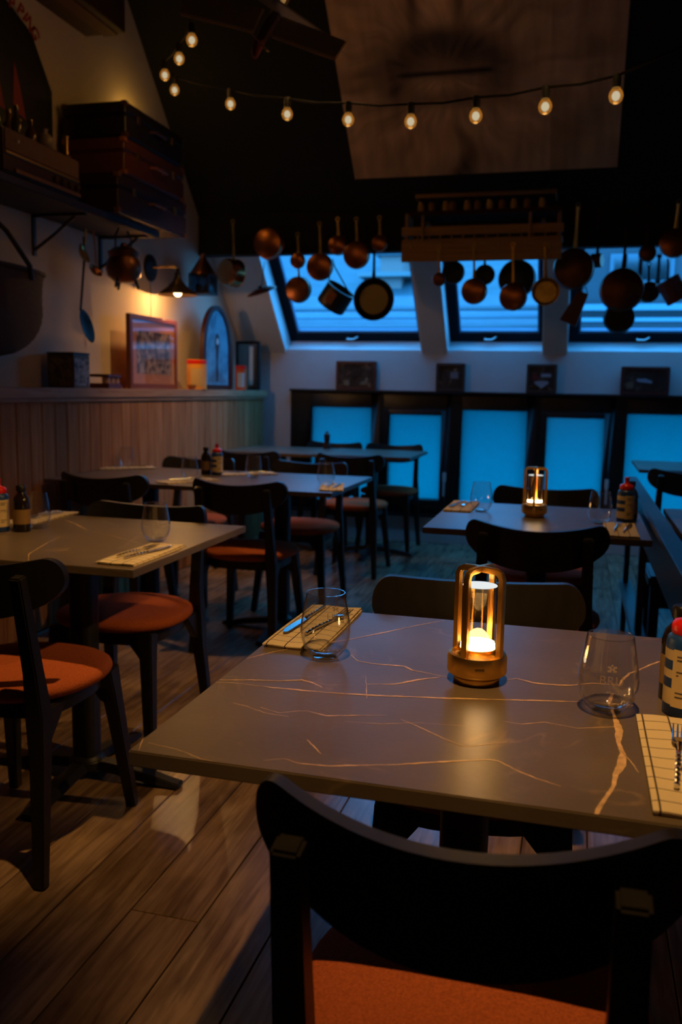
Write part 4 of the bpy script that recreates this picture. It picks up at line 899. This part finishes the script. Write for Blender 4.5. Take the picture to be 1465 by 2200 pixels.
# copper kettle
kc = gx(266, 572, -2.45); t = empty('copper_kettle', kc-Vector((0, 0, .10)), 0, 'dark copper three-legged kettle hanging under the shelf beside the wall lamp', 'kettle')
MB().lathe([(0, .012), (.05, .015), (.088, .045), (.098, .085), (.088, .125), (.076, .145), (.082, .155), (.086, .175), (.076, .178), (.07, .15), (0, .15)], 32).build('pot_body', COPPERD, t, smooth=50)
MB().lathe([(0, .178), (.078, .178), (.055, .196), (.018, .206), (.014, .222), (0, .224)], 28).build('lid', COPPERD, t, smooth=50)
for k_ in range(3): a = k_*2.1+.4; MB().tube([(.06*math.cos(a), .06*math.sin(a), .03), (.078*math.cos(a), .078*math.sin(a), -.02)], [.010, .007], 8).build('leg', DARKM, t)
MB().tube([(0, -.088, .16), (0, -.085, .25), (0, -.04, .305), (0, .04, .305), (0, .085, .25), (0, .088, .16)], .005, 8).build('bail_handle', DARKM, t)
# basket
bc = gx(38, 655, -2.60); t = empty('wicker_bag', (-2.60, 3.47, 1.325), 0, 'large round-bottomed wicker bag hanging on the left wall', 'bag')
WICK = mat('brown wicker', (.060, .026, .009), .85, noise=.4, nscale=90, bump=.8, stretch=(1, 1, 5))
vs = []; fs = []; n, m = 28, 22
for j in range(m+1):
    z = .40*j/m; hw = .39*math.sqrt(max(0.0, 1-((.23-z)/.232)**2)) if z < .23 else .39-.02*(z-.23)/.17+.035*((z-.23)/.17)**2; hd = .09*(hw/.39)
    for i in range(n): a = 2*PI*i/n; ww = 1+.012*math.cos(i*PI+j*PI); vs.append((hd*math.sin(a)*ww, hw*math.cos(a)*ww, z))
for j in range(m):
    for i in range(n): q_ = (i+1) % n; fs.append((j*n+i, j*n+q_, (j+1)*n+q_, (j+1)*n+i))
fs.append(tuple(range(n))[::-1])
MB().add(vs, fs).build('woven_body', WICK, t, smooth=60)
mb = MB(); rim = [(.09*1.04*math.sin(2*PI*i/40), .408*math.cos(2*PI*i/40), .405) for i in range(41)]; mb.tube(rim, .011, 8, cap=False); mb.build('rim', mat('dark wicker rim', (.03, .015, .008), .8), t)
MB().tube([(.095, .19, .36), (.10, .17, .42), (.06, .06, .56), (.02, 0, .62)], .012, 8).build('strap', mat('black leather strap', (.008, .006, .006), .5), t); MB().tube([(.095, -.19, .36), (.10, -.17, .42), (.06, -.06, .56), (.02, 0, .62)], .012, 8).build('strap', MATS['black leather strap'], t)
MB().tube([(.02, 0, .62), (.0, 0, .64), (-.09, 0, .64)], .008, 8).build('wall_hook', IRON, t)
# hanging lantern in the corner
ln = gy(436, 590, 5.62); t = empty('hanging_lantern', ln-Vector((0, 0, .125)), 0, 'copper-roofed square lantern hanging between the wall lamp and the copper pans', 'lantern')
MB().lathe([(.095, .128), (.098, .122), (.060, .175), (.028, .225), (.018, .24), (.016, .262), (0, .264)], 32).build('cone_roof', COPPER, t, smooth=50)
mb = MB(); 
for sx2 in (-1, 1):
    for sy2 in (-1, 1): mb.box(sx2*.068-.006, sx2*.068+.006, sy2*.068-.006, sy2*.068+.006, .0, .125)
mb.box(-.078, .078, -.078, .078, -.008, .006).box(-.074, .074, -.074, .074, .115, .126); mb.build('cage', DARKM, t, bevel=.002)
B(-.062, .062, -.062, .062, .006, .115).build('glass_box', clear('smoked lantern glass', (.25, .28, .32), 1.2, .05), t)
for x in (-.03, .03): MB().lathe([(0, .006), (.022, .006), (.024, .04), (.018, .06), (0, .062)], 16, Matrix.Translation((x, 0, 0))).build('candle_cup', mat('grey candle glass', (.25, .24, .22), .3), t)
MB().tube([(0, 0, .262), (0, 0, .335)], .003, 6).build('hanging_wire', DARKM, t)
# ================================================================== POTS AND PANS OVER THE WINDOWS
YH = 5.90
t = empty('pan_rail', (0, YH+.06, 2.137), 0, 'black hanging rail with hooks below the boxed beam for the pans', 'rail')
MB().tube([(-2.45, 0, 0), (XR-.05, 0, 0)], .005, 8).build('rail_tube', IRON, t)
for x in (-2.3, -1.2, 0, 1.2, 2.3): MB().tube([(x, 0, 0), (x, .008, .02), (x, .014, .04)], .004, 6).build('rail_bracket', IRON, t)
def pan(cx, cy, rpx, hy, label, body, hand, deep=.5, Y=YH-.06, tilt=0, yaw=0, roll=0, inner=False, hx=None, name='hanging_pan', hw=.0075, flip=False, lid=False):
    c = gy(cx, cy, Y); r = rpx*depth(c)/FPX; top = gy(hx if hx is not None else cx, hy, Y) if hy else None
    t = empty(name, c, 0, label, 'pan', 'copper and iron pans hanging over the windows')
    R = Euler((tilt, roll, yaw)).to_matrix().to_4x4()
    dpt = r*deep
    # lathe axis along local Z; orient so +Z points away from the camera (+Y): base faces us
    base = R @ Matrix.Rotation(-PI/2 if not inner else PI/2, 4, 'X') @ Matrix.Translation((0, 0, -dpt/2))
    k_ = .93
    if inner: prof = [(0, 0), (r*.80, 0), (r*.93, dpt*.25), (r, dpt), (r*1.02, dpt), (r*1.0, dpt*1.02), (r*.96, dpt), (r*.78, dpt*.1), (0, dpt*.08)]
    else: prof = [(0, 0), (r*.90, 0), (r*.97, dpt*.08), (r, dpt*.25), (r, dpt*.96), (r*1.04, dpt), (r*1.03, dpt*1.03), (r*.96, dpt), (r*.95, dpt*.1), (0, dpt*.06)]
    MB().lathe(prof, 36, base).build('pan_body', body, t, smooth=40)
    if top is not None:
        q = top-c; s = q.normalized()
        e = R @ Vector((0, (dpt*.45 if not inner else -dpt*.45), 0))
        st = Vector((s.x*r*.93, e.y, s.z*r*.93)); mid = st.lerp(q, .35)+Vector((0, .004, 0))
        MB().tube([st, mid, q.lerp(st, .12), q], [hw*1.5, hw, hw*.9, hw*1.3], 10, flat=.45, upv=(0, 1, 0)).build('handle', hand, t, bevel=0)
        ring = [q+Vector((.012*math.cos(a), 0, .013+.012*math.sin(a))) for a in [2*PI*i/14 for i in range(15)]]
        MB().tube(ring, .0028, 6, cap=False).build('hanging_ring', hand, t)
        for s_ in (-.018, .018): MB().lathe([(0, 0), (.0045, 0), (.003, .003), (0, .003)], 10, Matrix.Translation(st+Vector((s_, -.008, 0))) @ Matrix.Rotation(PI/2, 4, 'X')).build('rivet', hand, t)
    return t
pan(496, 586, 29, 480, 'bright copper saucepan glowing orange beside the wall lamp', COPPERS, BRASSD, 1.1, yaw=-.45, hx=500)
pan(576, 523, 32, None, 'large round copper pan hung against the dark beam, second from the left', COPPER, BRASSD, .5)
pan(639, 560, 16, 508, 'small dark copper pan above a rounder one, third along the beam', COPPER, BRASSD, .6)
pan(686, 573, 28, 485, 'copper pan with long brass handle in front of the left-hand skylight', COPPER, BRASSD, .5, Y=YH-.09)
pan(725, 527, 20, 475, 'small copper pan with a bright brass handle over the black pot', COPPER, BRASS, .7)
pan(765, 548, 28, 475, 'copper pan right of the bright-handled one, half over the left-hand skylight', COPPER, BRASSD, .45, Y=YH-.10)
pan(815, 523, 17, 472, 'small copper pan directly above the frying pan', COPPER, BRASSD, .6)
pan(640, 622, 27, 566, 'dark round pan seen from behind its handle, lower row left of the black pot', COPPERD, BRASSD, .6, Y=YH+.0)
pan(804, 644, 44, 540, 'big black frying pan with yellowish inside, largest over the left-hand skylight', DARKM, DARKM, .3, Y=YH-.03, inner=True, hw=.010)
c = gy(804, 644, YH-.03); MB().lathe([(0, 0), (.098, 0), (.098, .002), (0, .002)], 32, Matrix.Translation((0, -.012, 0)) @ Matrix.Rotation(PI/2, 4, 'X')).build('tinned_inside', mat('yellowish tinned inside', (.30, .23, .10), .35, .6), bpy.data.objects['hanging_pan.%03d' % 8])
# black pot tilted with a strap
c = gy(720, 641, YH-.02); t = empty('hanging_pot', c, 0, 'black pot tilted on its strap, in the middle of the left-hand skylight', 'pot', 'copper and iron pans hanging over the windows')
r = .105; M = Euler((.15, .62, 0)).to_matrix().to_4x4() @ Matrix.Translation((0, 0, -.07))
MB().lathe([(0, 0), (r*.93, 0), (r, .012), (r, .145), (r*1.05, .15), (r*.97, .15), (r*.95, .01), (0, .008)], 36, M).build('pot_body', DARKM, t, smooth=40)
top = gy(715, 556, YH-.02)-c; MB().tube([M @ Vector((r, 0, .14)), top+Vector((.012, 0, -.05)), top, top+Vector((-.012, 0, -.05)), M @ Vector((-r, 0, .14))], .005, 8).build('strap_handle', IRON, t)
MB().box(-.03, .03, -.003, .003, .04, .12, M @ Matrix.Translation((0, -r-.001, 0))).build('copper_band', COPPERD, t)
# lid seen edge-on
c = gy(562, 625, YH-.04); t = empty('pan_lid', c, 0, 'flat dark pan lid seen nearly edge-on beside the left-hand skylight edge', 'pan')
M = Euler((.32, -.25, 0)).to_matrix().to_4x4(); MB().lathe([(0, .02), (.05, .018), (.10, 0), (.108, -.006), (.10, -.004), (.05, .012), (0, .014)], 36, M).build('lid_plate', COPPERD, t, smooth=60)
MB().tube([(0, 0, .02), (.004, 0, .06), (.02, 0, .20)], .0025, 6).build('hanging_wire', DARKM, t); MB().lathe([(0, .0), (.014, .0), (.016, .015), (0, .02)], 14, M @ Matrix.Translation((0, 0, .018))).build('knob', DARKM, t)
YR = 5.46
pan(943, 600, 14, 537, 'tiny dark pan at the left end of the wooden rack', COPPERD, BRASSD, .6, Y=YR)
pan(973, 585, 24, 548, 'dark iron pan behind the left end of the wooden rack', DARKM, DARKM, .4, Y=5.72)
pan(1018, 625, 27, 533, 'copper pan under the rack, left of its middle', COPPER, BRASSD, .5, Y=YR)
pan(1041, 590, 21, 550, 'small black pan behind the rack, between the two copper ones', DARKM, DARKM, .4, Y=5.74)
pan(1102, 637, 29, 530, 'copper pan with upright brass handle under the middle of the rack', COPPER, BRASS, .5, Y=YR)
pan(1110, 598, 39, 548, 'wide black pan behind the rack, filling the middle skylight top', DARKM, DARKM, .5, Y=5.76, roll=.0)
pan(1172, 627, 29, 531, 'golden strainer-like pan showing its inside, right end of the rack', BRASSD, BRASSD, .45, Y=YR, inner=True)
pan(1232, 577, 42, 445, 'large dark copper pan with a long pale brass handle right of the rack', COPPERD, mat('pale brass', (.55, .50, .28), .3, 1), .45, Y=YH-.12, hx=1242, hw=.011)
pan(1283, 560, 15, 455, 'small pan turned sideways on a long dark handle right of the big copper pan', COPPERD, DARKM, 1.4, yaw=1.25, roll=.5, hx=1287, Y=YH-.02)
pan(1336, 622, 45, 492, 'biggest black pan hanging in front of the right-hand skylight', COPPERD, DARKM, .6, Y=YH-.10, hx=1346, hw=.010)
pan(1330, 682, 32, None, 'dark round pot hanging half hidden under the biggest black pan', DARKM, DARKM, .8, Y=YH+.0)
pan(1391, 543, 18, 482, 'small dark pan above the right-hand skylight top edge', COPPERD, DARKM, .7)
pan(1394, 627, 22, 572, 'small pan with a red sheen right of the biggest black pan', COPPERD, DARKM, .7, yaw=.3, Y=YH+.01)
pan(1449, 522, 30, 438, 'copper pan with pale brass handle at the top right edge of the picture', COPPER, MATS['pale brass'], .4, hx=1458, hw=.009)
c = gy(1445, 622, YH-.10); t = empty('hanging_saucepan', c, 0, 'red-brown saucepan tilted sideways at the right edge under the copper pan', 'pan', 'copper and iron pans hanging over the windows')
M = Euler((.1, -.55, 0)).to_matrix().to_4x4() @ Matrix.Translation((0, 0, -.075)); MB().lathe([(0, 0), (.068, 0), (.072, .01), (.072, .14), (.076, .145), (.070, .145), (.068, .01), (0, .008)], 32, M).build('pan_body', mat('red brown enamel', (.14, .03, .02), .35), t, smooth=40)
top = gy(1434, 556, YH-.10)-c; MB().tube([M @ Vector((0, 0, .14)), top*.9, top], .006, 8).build('handle', DARKM, t)
c = gy(1237, 660, YH-.05); t = empty('hanging_grater', c, 0, 'narrow dark reddish box grater hanging slanted below the large copper pan', 'grater')
M = Euler((0, .42, 0)).to_matrix().to_4x4(); MB().hexa([M @ Vector(p) for p in ((-.055, -.03, -.11), (.055, -.03, -.11), (.055, .03, -.11), (-.055, .03, -.11), (-.035, -.02, .10), (.035, -.02, .10), (.035, .02, .10), (-.035, .02, .10))]).build('grater_body', mat('dark red tin', (.10, .02, .02), .4), t, bevel=.003)
MB().tube([M @ Vector((-.03, 0, .10)), M @ Vector((0, 0, .135)), M @ Vector((.03, 0, .10))], .004, 8).build('handle', DARKM, t)
MB().tube([M @ Vector((0, 0, .135)), Vector((.05, .0, .20))], .002, 6).build('hanging_wire', DARKM, t)
# ---------------- wooden hanging rack with jars
rk = Vector((-.635, 5.60, 2.02)); t = empty('hanging_rack', rk, 0, 'honey wooden hanging rack with hooks and jar tray above the middle skylight', 'rack')
def RX(x, y, Y=5.5): return gy(x, y, Y)
y0 = -.10
bz0, bz1 = RX(1035, 560).z-rk.z, RX(1035, 513).z-rk.z
B(-.485, .485, y0-.012, y0+.012, bz0, bz1).build('hook_board', RACKW, t, bevel=.003)
cz0, cz1 = RX(1035, 503).z-rk.z, RX(1035, 484).z-rk.z
B(-.485, .49, y0-.014, y0+.014, cz0, cz1).build('gallery_rail', RACKW, t, bevel=.003)
for i in range(14): B(-.46+i*.07, -.452+i*.07, y0-.006, y0+.006, bz1, cz0).build('slat', RACKW, t)
B(-.485, .485, y0+.014, .10, bz1-.002, bz1+.012).build('plate_shelf', RACKW, t, bevel=.002)
tz0, tz1 = RX(1035, 461).z-rk.z, RX(1035, 453).z-rk.z
tr = [(-.43, -.15), (.47, -.15), (.42, .10), (-.38, .10)]
MB().prism(tr, tz0, tz1).build('jar_tray', mat('dark honey wood', (.05, .018, .006), .9, spec=.03), t, bevel=.002)
uz0, uz1 = RX(1035, 424).z-rk.z, RX(1035, 416).z-rk.z
MB().box(-.40, .44, -.146, -.136, uz0, uz1).box(-.40, -.39, -.146, .09, uz0, uz1).box(.43, .44, -.146, .09, uz0, uz1).build('tray_rail', RACKW, t, bevel=.002)
for x in (-.352, .295): MB().tube([(x, -.132, tz0+.02), (x, -.125, tz0-.06), (x, -.118, bz1-.005)], .009, 10).build('front_peg', RACKW, t)
for x in (-.46, .46): B(x-.01, x+.01, -.09, .08, bz0+.03, tz1).build('side_bracket', RACKW, t, bevel=.002)
for x in (-.36, .36): MB().box(x-.012, x+.012, .07, .374, tz0-.022, tz0).build('wall_arm', RACKW, t, bevel=.002)
for px_ in (883, 947, 1024, 1105, 1180):
    x = RX(px_, 530).x-rk.x; z = RX(px_, 527).z-rk.z
    MB().tube([(x, y0-.012, z+.008), (x, y0-.03, z+.004), (x, y0-.034, z-.012), (x, y0-.026, z-.02), (x, y0-.018, z-.014)], .003, 8).build('hook', BRASS, t)
jm = [mat('honey jar', (.45, .26, .07), .25), mat('brown spice', (.22, .10, .03), .4)]; jn = ['first', 'second', 'third', 'fourth', 'fifth', 'sixth', 'seventh', 'eighth', 'ninth', 'tenth', 'eleventh']
for i, px_ in enumerate((905, 928, 958, 972, 1004, 1026, 1052, 1078, 1104, 1132, 1164)):
    p = RX(px_, 452, 5.50); hgt = .060 if i % 2 == 0 else .068
    tj = empty('spice_jar', (p.x, 5.49, rk.z+tz1), 0, '%s small spice jar from the left on the tray of the wooden rack' % jn[i], 'jar', 'spice jars on the hanging rack')
    MB().lathe([(0, 0), (.019, 0), (.021, .004), (.021, hgt*.7), (.015, hgt*.82), (0, hgt*.82)], 18).build('jar_body', jm[i % 2], tj, smooth=50); MB().lathe([(0, hgt*.82), (.016, hgt*.82), (.016, hgt), (0, hgt)], 16).build('lid', DARKM if i % 2 else BRASSD, tj)
# ================================================================== LARGE PORTRAIT POSTER ON THE ROOF SLOPE
def poster():
    px0, px1 = -1.505, .145; YA, YBt = 5.81, 4.35
    d = Vector((0, -math.cos(TH), math.sin(TH))); n = Vector((0, -math.sin(TH), -math.cos(TH)))
    Ls = (YA-YBt)/math.cos(TH); W = px1-px0
    t = empty('portrait_poster', ((px0+px1)/2, YA, rz(YA)), 0, 'huge faded brown canvas print of a bearded face on the roof slope', 'poster')
    NX, NY = 220, 270; vs = []; fs = []; cols = []
    from mathutils import noise as mn
    def onp(x, y):          # landmark of the print -> metres across, metres up the slope
        r = ray(x, y); tt = (Z0+SL*YB-H)/(r.z+SL*r.y); p = r*tt; return p.x-px0, (YA-p.y)/math.cos(TH)
    mx_, my_ = onp(965, 152); ml = onp(868, 158)[0]; mr = onp(1050, 150)[0]; nx_, ny_ = onp(940, 55); gx_, gy_ = onp(990, 310); lipx, lipy = onp(955, 172); halfw = (mr-ml)/2; mx_ = (ml+mr)/2
    def fbm(x, y, z): return mn.noise(Vector((x, y, z)))+.5*mn.noise(Vector((x*2, y*2, z+3)))+.25*mn.noise(Vector((x*4, y*4, z+5)))
    def pix(u, v):
        x = u*W; s = v*Ls; dx = x-mx_; dy = s-my_; r_ = math.hypot(dx*.72, dy); an = math.atan2(dy, dx)
        wv = .05*mn.noise(Vector((x*5, s*5, 1)))
        hair = fbm(an*7+wv*20, r_*3, 2)                      # strands radiating from the mouth
        tone = .44+.09*fbm(x*2.2, s*2.2, 7)+.05*fbm(x*20, s*3, 9)+.13*hair*math.exp(-(r_/.7)**2)
        # moustache: two dark swept masses over the mouth
        arch_ = my_+.10-.55*dx*dx; mo = math.exp(-((s-arch_-.05+wv)/.10)**2)*math.exp(-(abs(dx)/.40)**3); tone *= 1-.78*mo*(.75+.45*hair)
        mouth = math.exp(-(dy/.014)**2)*(1 if abs(dx) < halfw else math.exp(-((abs(dx)-halfw)/.03)**2)); tone *= 1-.8*mouth
        side = math.exp(-((abs(dx)-halfw*1.25)/.09)**2-((dy+.06)/.13)**2); tone *= 1-.6*side*(.7+.6*hair)
        lip = math.exp(-((s-lipy+.01)/.035)**2)*math.exp(-(dx/(halfw*.9))**4); tone *= 1+.12*lip-.25*math.exp(-(dx/(halfw*1.1))**4)*math.exp(-(dy/.12)**2)
        chin = math.exp(-((s-my_+.16)/.05)**2)*math.exp(-(dx/.26)**4); tone *= 1-.5*chin*(.6+.6*hair)
        wt = .035+.17*max(0, gy_+.10-s); tuft = math.exp(-((x-gx_-.05*math.sin(s*11))/wt)**2)*(1/(1+math.exp((s-gy_-.12)*40))); tone *= 1-.62*tuft*(.8+.5*hair)
        nose = math.exp(-((x-nx_)/.10)**2)*(1/(1+math.exp(-(s-ny_)*30))); tone *= 1+.10*nose
        nl = math.exp(-((abs(x-nx_)-.13)/.035)**2)*(1/(1+math.exp(-(s-ny_-.03)*30))); tone *= 1-.5*nl
        under = math.exp(-((s-ny_+.05)/.05)**2)*math.exp(-((x-nx_)/.16)**2); tone *= 1-.45*under
        ev = math.exp(-((abs(dx)-.33)/.12)**2-((s-my_-.80)/.06)**2); tone *= 1-.7*ev
        if x > 1.25: tone *= .9+.25*fbm(x*5, s*1.6, 1)
        return max(.02, .62*(max(tone, .01)/.44)**1.7)
    for j in range(NY+1):
        for i in range(NX+1):
            u, v = i/NX, j/NY; p = Vector((-W/2+W*u, 0, 0))+d*(Ls*v)+n*.022; vs.append(tuple(p)); k_ = pix(u, v); cols.append((k_*1.0, k_*.66, k_*.40, 1))
    for j in range(NY):
        for i in range(NX): a = j*(NX+1)+i; fs.append((a, a+1, a+NX+2, a+NX+1))
    me = bpy.data.meshes.new('print'); me.from_pydata(vs, [], fs); at = me.color_attributes.new('tone', 'FLOAT_COLOR', 'POINT'); at.data.foreach_set('color', [c for q in cols for c in q])
    m = bpy.data.materials.new('faded canvas print'); m.use_nodes = True; nt = m.node_tree; b = nt.nodes['Principled BSDF']; a = nt.nodes.new('ShaderNodeVertexColor'); a.layer_name = 'tone'; nt.links.new(a.outputs[0], b.inputs['Base Color']); b.inputs['Roughness'].default_value = .85
    me.materials.append(m); o = bpy.data.objects.new('print', me); C.objects.link(o); o.parent = t
    mb = MB(); vs = [Vector((-W/2, 0, 0)), Vector((W/2, 0, 0)), Vector((W/2, 0, 0))+d*Ls, Vector((-W/2, 0, 0))+d*Ls]
    mb.hexa([v+n*.001 for v in vs]+[v+n*.021 for v in vs]); mb.build('stretcher_board', mat('canvas edge', (.12, .09, .06), .8), t, smooth=0)
poster()
# ================================================================== STRING LIGHTS
BPX = [(1323, 207, 3.05), (1171, 230, 3.12), (1022, 250, 3.2), (882, 262, 3.3), (748, 258, 3.42), (617, 246, 3.6), (495, 224, 3.85), (375, 194, 4.15), (354, 162, 4.0), (385, 127, 3.75), (412, 87, 3.5)]
SHELL = clear('amber bulb glass', (1, .75, .4), .8, .03, emitc=(1, .42, .06), es=.13)
CORE = emis('filament glow', (.42, .55, .74), 1.0)
BP = [gy(x, y, Y) for x, y, Y in BPX]
t = empty('string_light_cable', BP[3]+Vector((0, 0, .05)), 0, 'thin black cable of the festoon lights sagging across the ceiling', 'cable'); o0 = BP[3]+Vector((0, 0, .05))
tops = [p+Vector((0, 0, .062)) for p in BP]
path = [tops[0]+Vector((.9, -.35, .28)), tops[0]+Vector((.35, -.12, .09))]
for i, p in enumerate(tops):
    path.append(p)
    if i < len(tops)-1: path.append(p.lerp(tops[i+1], .5)+Vector((0, 0, -.008)))
path += [tops[-1]+Vector((.05, -.5, .25)), tops[-1]+Vector((.1, -1.2, .6))]
MB().tube([p-o0 for p in path], .0042, 8).build('cable', mat('black rubber cable', (.003, .003, .003), .8, spec=.1), t)
jj = ['at the right end, over the poster edge', 'second from the right over the poster', 'third from the right over the poster', 'fourth from the right over the poster', 'at the left edge of the poster', 'first left of the poster on the black slope', 'second left of the poster on the black slope',
      'lowest of the cluster by the left wall', 'leftmost of the cluster by the left wall', 'second from the top of the left cluster', 'topmost of the left cluster']
for i, p in enumerate(BP):
    t = empty('festoon_bulb', p, 0, 'small glowing festoon bulb '+jj[i], 'bulb', 'festoon bulbs on the cable')
    MB().lathe([(0, .066), (.012, .066), (.014, .050), (.013, .026), (0, .024)], 16).build('socket', mat('black socket', (.01, .01, .01), .5), t, smooth=40)
    MB().lathe([(0, -.024), (.010, -.022), (.019, -.014), (.0235, 0), (.021, .012), (.013, .024), (.012, .028)], 24).build('bulb_glass', SHELL, t, smooth=60)
    MB().sphere((0, 0, .001), .0135, 14, (1, 1, 1.1)).build('filament_core', CORE, t)
    light('bulb_light', 'POINT', (0, 0, -.0275), .38, WARM, .024, t)
# unseen bulb added behind the suitcases to light the upper wall
p = Vector((-2.655, 5.0, 2.60)); t = empty('festoon_bulb', p, 0, 'unseen added bulb tucked behind the hat box above the suitcases', 'bulb', 'festoon bulbs on the cable')
MB().sphere((0, 0, 0), .02, 14).build('bulb_glass', emis('added bulb glow', (1, .55, .15), 2.5), t); MB().lathe([(0, -.045), (.012, -.045), (.012, -.016), (0, -.016)], 12).build('socket', MATS['black socket'], t)
light('bulb_light', 'POINT', (.05, -.06, .16), 1.1, (1, .55, .10), .03, t)
# ================================================================== MODEL AEROPLANE
ac = gy(575, 60, 3.05); t = empty('model_aeroplane', ac, 0, 'wooden framed model aeroplane with a red nose hanging from the ceiling at the top', 'toy')
SKIN = mat('varnished tissue over ribs', (.75, .50, .28), .7); SPAR = mat('light spar wood', (.60, .36, .12), .5)
def on(x, y, Y=3.05): return gy(x, y, Y)-ac
def wing(a, b, c_, d_):     # leading a->b, trailing d->c
    A, Bv, Cc, D = a, b, c_, d_; mb = MB(); th_ = Vector((0, 0, .012))
    mb.hexa([A, Bv, Cc, D, A+th_, Bv+th_, Cc+th_, D+th_]); w_ = mb.build('wing', SKIN, t, bevel=.003)
    for k_ in range(1, 6):
        f = k_/6; p0, p1 = A.lerp(Bv, f), D.lerp(Cc, f); MB().tube([p0-Vector((0, 0, .002)), p1-Vector((0, 0, .002))], .0022, 6).build('rib', mat('brown rib', (.07, .035, .015), .6), w_)
    MB().tube([D+th_*.5, Cc+th_*.5], .004, 8).build('edge_spar', SPAR, w_)
wing(on(386, 34, 2.95), on(545, 74, 2.98), on(567, 26, 3.10), on(405, -14, 3.07))
wing(on(582, 82, 2.98), on(722, 133, 2.98), on(745, 96, 3.10), on(608, 42, 3.10))
n0 = on(556, 92, 3.0); t0 = on(650, -70, 3.45)
MB().tube([n0, n0.lerp(t0, .3), n0.lerp(t0, .65), t0], [.020, .024, .018, .008], 8).build('fuselage', mat('dark fuselage', (.05, .02, .012), .5), t)
MB().tube([on(547, 124, 2.97), on(550, 108, 2.98), n0], [.008, .016, .021], 10).build('nose', mat('red nose paint', (.22, .02, .015), .5), t)
MB().tube([on(538, 70, 2.99), on(575, 110, 2.95)], [.004, .009], 6, flat=.35).build('propeller', SPAR, t)
MB().box(-.03, .03, -.15, .25, -.004, .004, Matrix.Translation(on(605, 20, 3.12)) @ Matrix.Rotation(-.25, 4, 'Z')).build('fuselage_panel', mat('grey brown panel', (.14, .11, .08), .7), t, bevel=.002)
p = n0.lerp(t0, .4); MB().tube([p, p+Vector((0, 0, ZC-(ac+p).z))], .0012, 6).build('hanging_thread', DARKM, t)
# ================================================================== CEILING SPOTLIGHTS (two of them added as fill)
for i, (loc, aim, e, sp_, wh) in enumerate(SPOTS):
    t = empty('ceiling_spotlight', loc, 0, 'black ceiling spotlight '+wh, 'lamp', 'ceiling spotlights')
    q = (Vector(aim)-Vector(loc)).to_track_quat('-Z', 'Y').to_matrix().to_4x4()
    MB().lathe([(.0, .10), (.032, .10), (.036, .09), (.036, .0), (.034, .0), (.034, .085), (0, .085)], 24, q).build('spot_can', BLACKP, t, smooth=40)
    MB().tube([(0, 0, .09), (0, 0, ZC-loc[2])], .006, 8).build('stem', BLACKP, t)
    light('spot_light', 'SPOT', (0, 0, 0), e, (1, .55, .17), .022, t, None, sp_, 1.0).rotation_euler = (Vector(aim)-Vector(loc)).to_track_quat('-Z', 'Y').to_euler()
